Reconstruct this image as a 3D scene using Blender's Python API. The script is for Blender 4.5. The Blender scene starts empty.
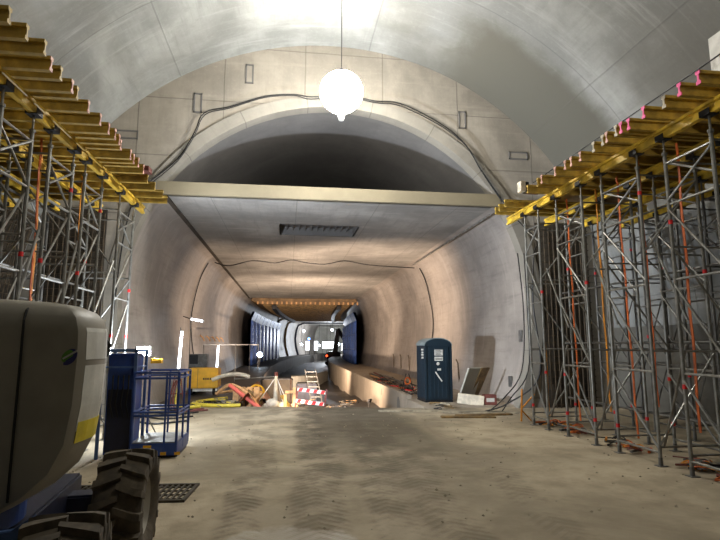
import bpy, bmesh, math, random
from mathutils import Vector, Matrix
R = random.Random(7)
PI = math.pi
scene = bpy.context.scene
col = scene.collection

# ------------------------------------------------------------------ materials
def lin(c):
    return tuple(((v/12.92) if v <= 0.04045 else ((v+0.055)/1.055)**2.4) for v in c)
class NT:
    def __init__(s, name):
        s.m = bpy.data.materials.new(name); s.m.use_nodes = True
        s.t = s.m.node_tree; s.n = s.t.nodes; s.l = s.t.links
        s.b = s.n['Principled BSDF']
    def node(s, ty, **kw):
        n = s.n.new(ty)
        for k, v in kw.items():
            setattr(n, k, v)
        return n
    def link(s, a, b): s.l.new(a, b)
    def val(s, sock, v):
        if hasattr(v, 'links') or hasattr(v, 'is_linked'): s.link(v, sock)
        else: sock.default_value = v
    def math(s, op, a, b=0.0, c=0.0, clamp=False):
        n = s.node('ShaderNodeMath', operation=op); n.use_clamp = clamp
        s.val(n.inputs[0], a); s.val(n.inputs[1], b)
        if op in ('MULTIPLY_ADD', 'COMPARE', 'SMOOTH_MIN'): s.val(n.inputs[2], c)
        return n.outputs[0]
    def ramp(s, x, a, b, lo=0.0, hi=1.0, smooth=True):
        n = s.node('ShaderNodeMapRange'); n.interpolation_type = 'SMOOTHSTEP' if smooth else 'LINEAR'
        s.val(n.inputs[0], x); n.inputs[1].default_value = a; n.inputs[2].default_value = b
        n.inputs[3].default_value = lo; n.inputs[4].default_value = hi
        return n.outputs[0]
    def noise(s, vec, scale, detail=4, rough=0.55, dist=0.0):
        n = s.node('ShaderNodeTexNoise'); s.link(vec, n.inputs['Vector'])
        n.inputs['Scale'].default_value = scale; n.inputs['Detail'].default_value = detail
        n.inputs['Roughness'].default_value = rough; n.inputs['Distortion'].default_value = dist
        return n.outputs['Fac']
    def mapping(s, vec, sc=(1,1,1), loc=(0,0,0), rot=(0,0,0)):
        n = s.node('ShaderNodeMapping'); s.link(vec, n.inputs[0])
        n.inputs['Scale'].default_value = sc; n.inputs['Location'].default_value = loc; n.inputs['Rotation'].default_value = rot
        return n.outputs[0]
    def mix(s, f, a, b):
        n = s.node('ShaderNodeMix', data_type='RGBA'); n.clamp_factor = True
        s.val(n.inputs[0], f)
        for i, v in ((6, a), (7, b)):
            if isinstance(v, tuple): n.inputs[i].default_value = (*v[:3], 1)
            else: s.link(v, n.inputs[i])
        return n.outputs[2]
    def bump(s, h, strength=0.3, dist=0.02, prev=None):
        n = s.node('ShaderNodeBump'); s.link(h, n.inputs['Height'])
        n.inputs['Strength'].default_value = strength; n.inputs['Distance'].default_value = dist
        if prev is not None: s.link(prev, n.inputs['Normal'])
        return n.outputs[0]
    def xyz(s, vec):
        n = s.node('ShaderNodeSeparateXYZ'); s.link(vec, n.inputs[0]); return n.outputs
    def line(s, coord, spacing, width, off=0.0):
        # 1 on periodic thin lines
        a = s.math('DIVIDE', s.math('SUBTRACT', coord, off), spacing)
        f = s.math('FRACT', a)
        d = s.math('MULTIPLY', s.math('MINIMUM', f, s.math('SUBTRACT', 1.0, f)), spacing)
        return s.ramp(d, width*0.4, width, 1.0, 0.0)

def plain(name, c, rough=0.6, metal=0.0, var=0.18, scale=6.0, dirt=0.0, dirtc=(0.45,0.42,0.37)):
    t = NT(name); c = lin(c)
    co = t.node('ShaderNodeTexCoord').outputs['Object']
    n = t.noise(co, scale, 5)
    dark = tuple(v*(1-var*1.6) for v in c); lt = tuple(min(1, v*(1+var)) for v in c)
    cc = t.mix(t.ramp(n, 0.3, 0.7), dark, lt)
    if dirt > 0:
        n2 = t.noise(co, scale*0.45, 6, 0.65)
        cc = t.mix(t.ramp(n2, 0.62-dirt*0.5, 0.85-dirt*0.3), cc, lin(dirtc))
    t.link(cc, t.b.inputs['Base Color'])
    t.b.inputs['Roughness'].default_value = rough; t.b.inputs['Metallic'].default_value = metal
    t.link(t.bump(t.noise(co, scale*6, 3), 0.15, 0.01), t.b.inputs['Normal'])
    return t.m

def emis(name, c, strength):
    t = NT(name)
    t.b.inputs['Base Color'].default_value = (*lin(c), 1)
    t.b.inputs['Emission Color'].default_value = (*lin(c), 1)
    t.b.inputs['Emission Strength'].default_value = strength
    return t.m

def concrete(name, c, lu=0, lv=0, offu=0, offv=0, lw=0.02, lstr=0.5, shade_stain=None, streak=0.35, mott=1.0, rough=0.75, board=0.0):
    """cast concrete: mottling, board streaks along the formwork, panel joints from the surface's own metre coordinates"""
    t = NT(name); c = lin(c)
    tc = t.node('ShaderNodeTexCoord'); co = tc.outputs['Object']; uv = tc.outputs['UV']
    U, V, _ = t.xyz(uv)
    n1 = t.noise(co, 0.35, 6, 0.6, 0.4); n2 = t.noise(co, 1.7, 6, 0.65); n3 = t.noise(co, 14, 4, 0.6)
    a = t.mix(t.ramp(n1, 0.32, 0.68), tuple(v*(1-0.24*mott) for v in c), tuple(v*1.1 for v in c))
    a = t.mix(t.math('MULTIPLY', t.ramp(n2, 0.45, 0.75), 0.35*mott), a, tuple(v*0.62 for v in c))
    a = t.mix(t.math('MULTIPLY', t.ramp(n3, 0.5, 0.8), 0.18), a, tuple(min(1, v*1.35) for v in c))
    # streaks
    ns = t.noise(t.mapping(uv, (5.0, 0.35, 1)), 1.0, 5, 0.7)
    a = t.mix(t.math('MULTIPLY', t.ramp(ns, 0.45, 0.8), streak), a, tuple(v*0.6 for v in c))
    ns2 = t.noise(t.mapping(uv, (0.25, 3.0, 1), (7, 3, 0)), 1.0, 5, 0.7)
    a = t.mix(t.math('MULTIPLY', t.ramp(ns2, 0.5, 0.8), streak*0.8), a, tuple(min(1, v*1.3) for v in c))
    h = t.math('MULTIPLY', n3, 0.4)
    wob = t.math('MULTIPLY', t.math('SUBTRACT', n2, 0.5), 0.03)
    for coord, sp, off in ((U, lu, offu), (V, lv, offv)):
        if sp:
            ln = t.line(t.math('ADD', coord, wob), sp, lw, off)
            a = t.mix(t.math('MULTIPLY', ln, lstr), a, tuple(v*0.28 for v in c))
            h = t.math('SUBTRACT', h, t.math('MULTIPLY', ln, 1.0))
    if board:
        ln = t.line(V, board, 0.008, 0.0)
        a = t.mix(t.math('MULTIPLY', ln, 0.25), a, tuple(v*0.5 for v in c))
    if shade_stain:
        # dark patch with ragged edge, painting the crown's shadow and some damp: (u0,u1,v0,v1)
        for (u0, u1, v0, v1, k) in shade_stain:
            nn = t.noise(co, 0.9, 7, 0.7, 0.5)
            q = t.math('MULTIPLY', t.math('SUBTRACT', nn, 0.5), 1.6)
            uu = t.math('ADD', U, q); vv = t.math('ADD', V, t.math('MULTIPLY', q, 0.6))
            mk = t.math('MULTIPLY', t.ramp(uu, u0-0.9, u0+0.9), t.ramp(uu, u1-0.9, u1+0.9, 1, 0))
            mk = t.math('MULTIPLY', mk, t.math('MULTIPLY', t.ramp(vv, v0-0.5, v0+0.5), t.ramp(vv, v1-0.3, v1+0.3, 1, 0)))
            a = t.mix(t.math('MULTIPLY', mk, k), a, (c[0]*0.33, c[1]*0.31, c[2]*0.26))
    t.link(a, t.b.inputs['Base Color'])
    t.b.inputs['Roughness'].default_value = rough
    t.link(t.bump(h, 0.4, 0.015), t.b.inputs['Normal'])
    return t.m

def floor_mat(name, c):
    t = NT(name); c = lin(c)
    co = t.node('ShaderNodeTexCoord').outputs['Object']
    X, Y, Z = t.xyz(co)
    n1 = t.noise(co, 0.28, 6, 0.6, 0.8); n2 = t.noise(co, 1.3, 7, 0.65); n3 = t.noise(co, 9, 5, 0.65); n4 = t.noise(co, 40, 3)
    a = t.mix(t.ramp(n1, 0.35, 0.65), tuple(v*0.66 for v in c), tuple(v*1.16 for v in c))
    a = t.mix(t.math('MULTIPLY', t.ramp(n2, 0.42, 0.68), 0.6), a, tuple(v*0.58 for v in c))
    a = t.mix(t.math('MULTIPLY', t.ramp(n3, 0.5, 0.75), 0.35), a, tuple(v*0.6 for v in c))
    h = t.math('ADD', t.math('MULTIPLY', n3, 0.5), t.math('MULTIPLY', n4, 0.25))
    # wheel tracks: bands that bow a little, with chevron lug marks
    sw = t.math('MULTIPLY', t.math('SUBTRACT', t.noise(t.mapping(co, (0.02, 0.12, 0.1)), 1.0, 2), 0.5), 2.6)
    for x0, w, slope, k in ((-0.62, 0.24, 0.02, 0.8), (0.15, 0.34, 0.045, 1.0), (0.95, 0.26, 0.06, 1.0), (1.75, 0.32, 0.035, 0.7), (2.6, 0.24, 0.10, 0.5), (-0.15, 0.2, -0.05, 0.6)):
        xx = t.math('ADD', t.math('SUBTRACT', t.math('SUBTRACT', X, x0), t.math('MULTIPLY', Y, slope)), sw)
        d = t.math('ABSOLUTE', xx)
        band = t.ramp(d, w*0.75, w*1.3, 1, 0)
        ph = t.math('ADD', Y, t.math('MULTIPLY', d, 0.8))
        lug = t.math('FRACT', t.math('DIVIDE', ph, 0.16))
        lug = t.ramp(t.math('ABSOLUTE', t.math('SUBTRACT', lug, 0.5)), 0.15, 0.35)
        wear = t.ramp(n2, 0.35, 0.6)
        m = t.math('MULTIPLY', t.math('MULTIPLY', band, wear), k)
        a = t.mix(t.math('MULTIPLY', m, 0.55), a, tuple(v*0.45 for v in c))
        lm = t.math('MULTIPLY', m, lug)
        a = t.mix(t.math('MULTIPLY', lm, 0.5), a, tuple(v*0.42 for v in c))
        h = t.math('SUBTRACT', h, t.math('MULTIPLY', lm, 0.9))
    # damp haul lane towards the tunnel
    lane = t.math('ABSOLUTE', t.math('SUBTRACT', t.math('ADD', X, t.math('MULTIPLY', t.math('SUBTRACT', n2, 0.5), 1.8)), 1.9))
    wet = t.math('MULTIPLY', t.ramp(lane, 1.0, 1.9, 1, 0), t.ramp(t.math('ADD', Y, t.math('MULTIPLY', n2, 4)), 8.0, 15.0))
    a = t.mix(t.math('MULTIPLY', wet, 0.88), a, (c[0]*0.22, c[1]*0.215, c[2]*0.21))
    # pale dried puddle in the foreground
    px = t.math('DIVIDE', t.math('SUBTRACT', X, 0.05), 0.75); py = t.math('DIVIDE', t.math('SUBTRACT', Y, 5.45), 0.75)
    r = t.math('ADD', t.math('MULTIPLY', px, px), t.math('MULTIPLY', py, py))
    r = t.math('ADD', r, t.math('MULTIPLY', t.math('SUBTRACT', n2, 0.5), 1.6))
    pud = t.ramp(r, 0.75, 1.1, 1, 0)
    a = t.mix(t.math('MULTIPLY', pud, 0.75), a, (c[0]*0.95, c[1]*1.0, c[2]*1.12))
    t.link(a, t.b.inputs['Base Color'])
    t.b.inputs['Specular IOR Level'].default_value = 0.25
    rg = t.ramp(n2, 0.3, 0.7, 0.7, 0.95)
    rg = t.math('SUBTRACT', rg, t.math('MULTIPLY', pud, 0.38))
    t.link(rg, t.b.inputs['Roughness'])
    t.link(t.bump(h, 0.55, 0.03), t.b.inputs['Normal'])
    return t.m

M = {}
M['vault'] = concrete('vault_concrete', (0.58,0.585,0.575), lu=6.4, lv=4.6, offu=1.1, offv=12.6, lw=0.03, lstr=0.33, shade_stain=[(3.6,11.5,13.0,16.6,1.0),(7.6,11,7.0,11.6,0.5),(2.0,5,14.6,16.6,0.6)], streak=0.75, mott=1.7)
M['walld'] = concrete('dark_wall_concrete', (0.40,0.39,0.36), streak=0.6, mott=1.5)  # lower hall walls, set darker than the vault
M['head'] = concrete('end_wall_concrete', (0.585,0.555,0.505), lu=2.6, lv=1.9, offu=0.4, offv=0.3, lw=0.025, lstr=0.5, streak=0.5, mott=1.5)
M['ring'] = concrete('ring_concrete', (0.52,0.50,0.46), lu=2.1, lw=0.02, streak=0.4)
M['lining'] = concrete('tunnel_lining_concrete', (0.60,0.57,0.54), lv=12.0, offv=28.0, lu=0, lw=0.05, lstr=0.6, streak=0.85, mott=1.5, rough=0.55)
M['soffit'] = concrete('slab_soffit_concrete', (0.58,0.565,0.54), lu=2.7, lv=12.0, offu=0.2, offv=28.0, lw=0.02, lstr=0.45, streak=0.8, mott=1.7, rough=0.7)
M['slabedge'] = concrete('slab_edge_concrete', (0.58,0.535,0.43), lu=2.6, lw=0.02, streak=0.2)
M['duct'] = concrete('duct_concrete', (0.40,0.39,0.38), streak=0.3)
M['ledge'] = concrete('ledge_concrete', (0.62,0.57,0.50), lv=2.5, lw=0.02, streak=0.3)
M['floor'] = floor_mat('dusty_haul_floor', (0.64,0.59,0.50))
M['mud'] = plain('dark_wet_mud', (0.22,0.20,0.18), 0.55, var=0.4, scale=1.2)
M['panelc'] = concrete('precast_concrete', (0.62,0.61,0.57), streak=0.3)
M['timber'] = plain('yellow_timber', (0.68,0.56,0.22), 0.6, var=0.3, scale=3, dirt=0.3, dirtc=(0.42,0.33,0.17))
M['beamy'] = plain('bright_yellow_timber', (0.80,0.66,0.20), 0.5, var=0.2, scale=3, dirt=0.2, dirtc=(0.5,0.4,0.17))
M['timberd'] = plain('weathered_timber', (0.46,0.36,0.20), 0.7, var=0.35, scale=4, dirt=0.3, dirtc=(0.3,0.26,0.18))
M['plank'] = plain('grey_plank', (0.55,0.51,0.43), 0.8, var=0.3, scale=4)
M['peach'] = plain('new_pine', (0.80,0.62,0.42), 0.7, var=0.2, scale=5)
M['plybrown'] = plain('brown_plywood', (0.50,0.40,0.27), 0.6, var=0.3, scale=1.5, dirt=0.2, dirtc=(0.35,0.30,0.22))
M['galv'] = plain('galvanised_steel', (0.56,0.56,0.54), 0.42, metal=0.55, var=0.2, scale=5, dirt=0.35, dirtc=(0.42,0.40,0.36))
M['galvd'] = plain('dull_galvanised_steel', (0.44,0.44,0.43), 0.5, metal=0.5, var=0.2, scale=5, dirt=0.4, dirtc=(0.33,0.31,0.28))
M['dsteel'] = plain('dark_steel', (0.12,0.12,0.13), 0.5, metal=0.4)
M['orange'] = plain('orange_strap', (0.74,0.35,0.10), 0.6, var=0.2)
M['amber'] = plain('amber_strap', (0.80,0.52,0.14), 0.6, var=0.2)
M['red'] = plain('red_paint', (0.85,0.13,0.14), 0.5)
M['pink'] = plain('pink_marking_paint', (0.95,0.30,0.58), 0.6, var=0.1)
M['palepink'] = plain('pale_pink_end_paint', (0.82,0.62,0.55), 0.6)
M['white'] = plain('white_paint', (0.86,0.86,0.83), 0.5, var=0.08)
M['offwhite'] = plain('off_white_sacking', (0.80,0.76,0.68), 0.85, var=0.15)
M['black'] = plain('black_rubber', (0.06,0.06,0.06), 0.6)
M['cable'] = plain('black_cable', (0.09,0.085,0.08), 0.55)
M['tyre'] = plain('dusty_tyre_rubber', (0.31,0.275,0.22), 0.85, var=0.25, scale=8, dirt=0.3, dirtc=(0.42,0.38,0.31))
M['liftgrey'] = plain('grey_lift_cover', (0.60,0.58,0.53), 0.5, var=0.08, scale=2.5, dirt=0.12, dirtc=(0.52,0.49,0.43))
M['sticker'] = plain('pale_sticker', (0.76,0.75,0.72), 0.5, var=0.1, dirt=0.2)
M['yellow'] = plain('yellow_paint', (0.90,0.68,0.10), 0.5, var=0.1, scale=3, dirt=0.1)
M['bluepaint'] = plain('blue_machine_paint', (0.15,0.27,0.54), 0.45, var=0.2, scale=3, dirt=0.15, dirtc=(0.35,0.36,0.38))
M['lblue'] = plain('light_blue_paint', (0.30,0.40,0.58), 0.5, var=0.15)
M['navy'] = plain('navy_paint', (0.08,0.10,0.19), 0.5)
M['formblue'] = plain('blue_formwork_steel', (0.12,0.27,0.54), 0.4, metal=0.2, var=0.3, scale=0.8)
M['wcblue'] = plain('dark_teal_plastic', (0.055,0.13,0.175), 0.5, var=0.12, scale=3)
M['wcroof'] = plain('grey_translucent_roof', (0.42,0.47,0.48), 0.5, var=0.1)
M['labely'] = plain('yellow_label', (0.90,0.82,0.16), 0.5, var=0.08)
M['panelglow'] = emis('glare_panel_glow', (0.95,0.97,1.0), 3.0)
M['green'] = plain('green_logo_paint', (0.35,0.55,0.20), 0.5, var=0.05)
M['logoblue'] = plain('indigo_logo_paint', (0.20,0.20,0.42), 0.5, var=0.05)
M['rust'] = plain('rusty_rebar', (0.29,0.24,0.175), 0.8, var=0.3, scale=6)
M['membrane'] = plain('brown_sealing_sheet', (0.235,0.205,0.16), 0.8, var=0.3, scale=1.5)
M['redbrown'] = plain('red_brown_box', (0.42,0.22,0.19), 0.7)
M['yhose'] = plain('yellow_hose', (0.82,0.74,0.25), 0.5, var=0.12)
M['pinkpipe'] = plain('salmon_pipe', (0.88,0.42,0.36), 0.5, var=0.1)
M['clay'] = plain('clay_soil', (0.50,0.34,0.24), 0.9, var=0.3, scale=2)
M['whitetube'] = plain('white_pipe', (0.85,0.85,0.84), 0.4, var=0.05)
M['grating'] = plain('grating_steel', (0.30,0.27,0.22), 0.7, metal=0.3)
M['balloon'] = emis('balloon_lamp_glow', (1,0.985,0.95), 110)
M['flood'] = emis('floodlight_glow', (0.93,0.97,1.0), 45)
M['tube'] = emis('tube_glow', (0.93,0.96,1.0), 9)
M['coolbulb'] = emis('cool_bulb_glow', (0.85,0.93,1.0), 18)
M['warmbulb'] = emis('warm_bulb_glow', (1.0,0.82,0.58), 14)
M['bluebulb'] = emis('blue_bulb_glow', (0.35,0.55,1.0), 12)
M['redbulb'] = emis('red_bulb_glow', (1.0,0.25,0.1), 8)

# ------------------------------------------------------------------ mesh builder
class MB:
    def __init__(s): s.v = []; s.f = []; s.uv = None; s.smooth = False
    def add(s, vs, fs):
        o = len(s.v); s.v += [tuple(v) for v in vs]; s.f += [tuple(i+o for i in f) for f in fs]; return s
    def box(s, x0, x1, y0, y1, z0, z1, mat=None):
        vs = [(x0,y0,z0),(x1,y0,z0),(x1,y1,z0),(x0,y1,z0),(x0,y0,z1),(x1,y0,z1),(x1,y1,z1),(x0,y1,z1)]
        if mat is not None: vs = [tuple(mat @ Vector(v)) for v in vs]
        return s.add(vs, [(0,3,2,1),(4,5,6,7),(0,1,5,4),(1,2,6,5),(2,3,7,6),(3,0,4,7)])
    def bar(s, a, b, w, h=None, up=(0,0,1)):
        """rectangular bar from a to b"""
        h = h or w; a = Vector(a); b = Vector(b); d = (b-a); L = d.length; d.normalize()
        u = Vector(up)
        if abs(d.dot(u)) > 0.98: u = Vector((1,0,0))
        x = d.cross(u).normalized(); z = x.cross(d)
        mt = Matrix(((x.x,d.x,z.x,a.x),(x.y,d.y,z.y,a.y),(x.z,d.z,z.z,a.z),(0,0,0,1)))
        return s.box(-w/2, w/2, 0, L, -h/2, h/2, mt)
    def tube(s, pts, r, n=8, closed=False, caps=True):
        pts = [Vector(p) for p in pts]; N = len(pts); rings = []
        prev = None
        for i, p in enumerate(pts):
            if closed: d = pts[(i+1) % N] - pts[i-1]
            else: d = pts[min(i+1, N-1)] - pts[max(i-1, 0)]
            if d.length < 1e-6: d = Vector((0,0,1))
            d.normalize()
            if prev is None:
                u = Vector((0,0,1)) if abs(d.z) < 0.9 else Vector((1,0,0))
                x = d.cross(u).normalized()
            else:
                x = (prev - d*prev.dot(d))
                x = x.normalized() if x.length > 1e-6 else d.orthogonal().normalized()
            prev = x; y = d.cross(x)
            rr = r[i] if isinstance(r, (list, tuple)) else r
            rings.append([p + x*math.cos(2*PI*k/n)*rr + y*math.sin(2*PI*k/n)*rr for k in range(n)])
        vs = [v for rg in rings for v in rg]; fs = []
        M_ = N if closed else N-1
        for i in range(M_):
            j = (i+1) % N
            for k in range(n):
                k2 = (k+1) % n
                fs.append((i*n+k, i*n+k2, j*n+k2, j*n+k))
        if caps and not closed:
            fs.append(tuple(reversed(range(n)))); fs.append(tuple((N-1)*n+k for k in range(n)))
        return s.add(vs, fs)
    def prism(s, poly, y0, y1, axis='y', mat=None):
        n = len(poly)
        if axis == 'y': vs = [(a, y0, b) for a, b in poly] + [(a, y1, b) for a, b in poly]
        elif axis == 'z': vs = [(a, b, y0) for a, b in poly] + [(a, b, y1) for a, b in poly]
        else: vs = [(y0, a, b) for a, b in poly] + [(y1, a, b) for a, b in poly]
        if mat is not None: vs = [tuple(mat @ Vector(v)) for v in vs]
        fs = [tuple(range(n)), tuple(reversed(range(n, 2*n)))] + [(i, i+n, (i+1) % n+n, (i+1) % n) for i in range(n)]
        return s.add(vs, fs)
    def lathe(s, prof, n=24, mat=None):
        """prof (r,z) about z"""
        vs = []; fs = []; m = len(prof)
        for k in range(n):
            a = 2*PI*k/n
            for r, z in prof: vs.append((r*math.cos(a), r*math.sin(a), z))
        for k in range(n):
            k2 = (k+1) % n
            for i in range(m-1): fs.append((k*m+i, k2*m+i, k2*m+i+1, k*m+i+1))
        if mat is not None: vs = [tuple(mat @ Vector(v)) for v in vs]
        return s.add(vs, fs)
    def grid(s, rows, uvs=None):
        """rows: list of rows of points"""
        n = len(rows[0]); o = len(s.v)
        s.v += [tuple(p) for r in rows for p in r]
        s.f += [(o+i*n+k, o+i*n+k+1, o+(i+1)*n+k+1, o+(i+1)*n+k) for i in range(len(rows)-1) for k in range(n-1)]
        if uvs is not None:
            s.uv = (s.uv or []) + [u for r in uvs for u in r]
        return s
    def mesh(s, name, mat, smooth=False, bevel=0.0):
        me = bpy.data.meshes.new(name); me.from_pydata(s.v, [], s.f); me.update()
        if s.uv:
            ul = me.uv_layers.new(name='UVMap')
            for lp in me.loops: ul.data[lp.index].uv = s.uv[lp.vertex_index]
        if not s.uv or bevel:
            bm = bmesh.new(); bm.from_mesh(me)
            if not s.uv: bmesh.ops.recalc_face_normals(bm, faces=bm.faces)
            if bevel: bmesh.ops.bevel(bm, geom=[e for e in bm.edges if len(e.link_faces) == 2 and e.calc_face_angle(0) > 0.6], offset=bevel, segments=2, affect='EDGES', clamp_overlap=True)
            bm.to_mesh(me); bm.free()
        me.materials.append(mat)
        if smooth:
            for p in me.polygons: p.use_smooth = True
            try: me.set_sharp_from_angle(angle=math.radians(40))
            except Exception: pass
        return me
    def build(s, name, mat, parent=None, smooth=False, bevel=0.0, **kw):
        o = bpy.data.objects.new(name, s.mesh(name, mat, smooth, bevel)); col.objects.link(o)
        if parent is not None: o.parent = parent
        tag(o, **kw); return o

def tag(o, label=None, cat=None, group=None, kind=None):
    if label: o['label'] = label
    if cat: o['category'] = cat
    if group: o['group'] = group
    if kind: o['kind'] = kind
    return o
def thing(name, label, cat, loc=(0,0,0), rz=0.0, group=None):
    o = bpy.data.objects.new(name, None); o.empty_display_size = 0.2; col.objects.link(o)
    o.location = loc; o.rotation_euler = (0, 0, rz)
    return tag(o, label, cat, group)
def copy_tree(o, parent=None):
    c = o.copy(); col.objects.link(c); c.parent = parent
    for ch in list(o.children): copy_tree(ch, c)
    return c

# ------------------------------------------------------------------ the place
PY = 16.3                      # portal plane
HCX, HCZ, HR = 1.45, 2.57, 9.43   # hall vault circle
TCX, TCZ, TR = 1.45, 3.30, 6.50   # running tunnel circle
def bend(x, y):
    return x + (0.0016*(y-45)**2 if y > 45 else 0)
def hall_prof(n=64, R_=HR, a0=0.0):
    return [(HCX - R_*math.cos(a), HCZ + R_*math.sin(a)) for a in [PI*i/n for i in range(n+1)]]
def thalf(z):
    if z >= TCZ: return math.sqrt(max(TR*TR-(z-TCZ)**2, 0))
    return TR - 0.6*((TCZ-z)/3.3)**2

# hall vault
def loft(prof, ys, u0=0.0, bendf=None):
    rows = []; uvs = []
    us = [0.0]
    for i in range(1, len(prof)): us.append(us[-1] + math.dist(prof[i], prof[i-1]))
    for y in ys:
        rows.append([((bendf(x, y) if bendf else x), y, z) for x, z in prof])
        uvs.append([(u+u0, y) for u in us])
    return rows, uvs
prof = hall_prof()
half_len = HR*PI/2
ysh = [-9 + i*(PY+9)/30 for i in range(31)]
rows, uvs = loft(prof, ysh, -half_len)
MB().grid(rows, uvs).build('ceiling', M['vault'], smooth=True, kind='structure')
for nm, x, d in (('wall_left', HCX-HR, -1), ('wall_right', HCX+HR, 1)):
    rows, uvs = loft([(x, 0), (x, HCZ)] if d < 0 else [(x, HCZ), (x, 0)], [-9, 0, 8, PY])
    MB().grid(rows, uvs).build(nm, M['walld'], kind='structure')
# back wall far behind the camera
MB().grid([[(HCX-HR-0.3, -9, -0.1), (HCX+HR+0.3, -9, -0.1)], [(HCX-HR-0.3, -9, 12.2), (HCX+HR+0.3, -9, 12.2)]], [[(0,0),(19,0)],[(0,12),(19,12)]]).build('wall_back', M['vault'], kind='structure')

# end wall with the tunnel opening
n = 72
def inner(t, rr=0.0):   # t 0..1 left floor -> right floor
    # param by angle above centre and by height below
    a = t
    if a < 0.15:
        z = TCZ*a/0.15; return (TCX - thalf(z) - rr, z)
    if a > 0.85:
        z = TCZ*(1-a)/0.15; return (TCX + thalf(z) + rr, z)
    an = (a-0.15)/0.70*PI
    return (TCX - (TR+rr)*math.cos(an), TCZ + (TR+rr)*math.sin(an))
def outer(t):
    if t < 0.12: return (HCX-HR-0.02, HCZ*t/0.12)
    if t > 0.88: return (HCX+HR+0.02, HCZ*(1-t)/0.12)
    an = (t-0.12)/0.76*PI
    return (HCX-(HR+0.02)*math.cos(an), HCZ+(HR+0.02)*math.sin(an))
rows = []; uvs = []
for i in range(n+1):
    t = i/n; a = inner(t, 0.0); b = outer(t)
    r = [(a[0]+(b[0]-a[0])*k/6, PY, a[1]+(b[1]-a[1])*k/6) for k in range(7)]
    rows.append(r); uvs.append([(p[0], p[2]) for p in r])
MB().grid(rows, uvs).build('wall_end', M['head'], kind='structure')
# ring around the opening, standing proud of the wall
rows = []; uvs = []
us = 0.0; pv = None
for i in range(n+1):
    t = i/n; a = inner(t, -0.02); b = inner(t, 0.38); c = inner(t, 0.42)
    if pv: us += math.dist(a, pv)
    pv = a
    r = [(a[0], PY+0.35, a[1]), (a[0], PY-0.10, a[1]), (b[0], PY-0.10, b[1]), (c[0], PY-0.0, c[1])]
    rows.append(r); uvs.append([(us, 0), (us, .45), (us, .85), (us, .95)])
MB().grid(rows, uvs).build('trim_1', M['ring'], kind='structure')

# running tunnel: side linings below the slab, slab, duct above the slab
SZ0, SZ1 = 6.60, 7.02
END = 130.0
yst = [PY + 0.2*0 + i*(END-PY)/38 for i in range(39)]
for nm, sgn in (('wall_tunnel_left', -1), ('wall_tunnel_right', 1)):
    zs = [-0.2 + (SZ0-0.25+0.2)*i/22 for i in range(23)]
    pr = [(TCX + sgn*thalf(max(z, -1.7)), z) for z in zs]
    # haunch curving into the slab soffit
    x0 = thalf(zs[-1])
    pr += [(TCX + sgn*(x0-0.10), SZ0-0.14), (TCX + sgn*(x0-0.28), SZ0-0.04), (TCX+sgn*5.28, SZ0)]
    if sgn > 0: pr = pr[::-1]
    rows, uvs = loft(pr, yst, 0.0, bend)
    MB().grid(rows, uvs).build(nm, M['lining'], smooth=True, kind='structure')
# slab soffit with the slot left open
sx0, sx1, sy0, sy1 = -0.39, 2.65, 19.8, 21.7
mb = MB(); rows = []; uvs = []
ysl = sorted(set([PY, sy0, sy1] + [round(PY + i*(END-PY)/38, 3) for i in range(1, 39)]))
xs = [TCX-5.3, sx0, sx1, TCX+5.3]
for y in ysl:
    rows.append([(bend(x, y), y, SZ0) for x in xs]); uvs.append([(x, y) for x in xs])
n_ = len(xs)
mb.v = [p for r in rows for p in r]; mb.uv = [u for r in uvs for u in r]
for i in range(len(ysl)-1):
    for k in range(n_-1):
        if k == 1 and ysl[i] >= sy0-0.01 and ysl[i+1] <= sy1+0.01: continue
        mb.f.append((i*n_+k, i*n_+k+1, (i+1)*n_+k+1, (i+1)*n_+k))
mb.build('ceiling_tunnel', M['soffit'], kind='structure')
# slab edge facing the hall and duct floor
mb = MB().box(TCX-5.55, TCX+5.55, PY-0.12, PY+0.10, SZ0, SZ1)
o = mb.build('trim_2', M['slabedge'], kind='structure', bevel=0.01)
MB().grid([[(TCX-5.6, PY+.1, SZ1), (TCX+5.6, PY+.1, SZ1)], [(TCX-5.6, 27, SZ1), (TCX+5.6, 27, SZ1)]], [[(0,0),(11,0)],[(0,44),(11,44)]]).build('floor_duct', M['duct'], kind='structure')
an0 = math.asin((SZ1-TCZ-0.3)/TR)
pr = [(TCX - TR*math.cos(a), TCZ + TR*math.sin(a)) for a in [an0 + (PI-2*an0)*i/32 for i in range(33)]]
rows, uvs = loft(pr, [PY, 18, 20, 22, 27])
MB().grid(rows, uvs).build('ceiling_duct', M['duct'], smooth=True, kind='structure')
MB().box(TCX-6, TCX+6, 27, 27.2, SZ1, TCZ+TR+0.1).build('wall_duct', M['duct'], kind='structure')
# slot box in the slab
mb = MB()
mb.box(sx0, sx0-0.05, sy0, sy1, SZ0, SZ0+0.38); mb.box(sx1, sx1+0.05, sy0, sy1, SZ0, SZ0+0.38)
mb.box(sx0, sx1, sy0-0.05, sy0, SZ0, SZ0+0.38); mb.box(sx0, sx1, sy1, sy1+0.05, SZ0, SZ0+0.38)
mb.box(sx0, sx1, sy0, sy1, SZ0+0.34, SZ0+0.38)
for i in range(1, 12):
    x = sx0 + (sx1-sx0)*i/12; mb.box(x-0.02, x+0.02, sy0, sy1, SZ0+0.2, SZ0+0.26)
mb.build('trim_3', M['duct'], kind='structure')
# joint strip along the left edge of the soffit
MB().box(TCX-5.38, TCX-5.24, PY-0.05, 52, SZ0-0.05, SZ0+0.01).build('trim_4', M['membrane'], kind='structure')
# bulkhead closing the far end
MB().box(bend(1.45,END)-8, bend(1.45,END)+8, END, END+0.3, -3, SZ0+0.2).build('wall_far', M['panelc'], kind='structure')

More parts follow.
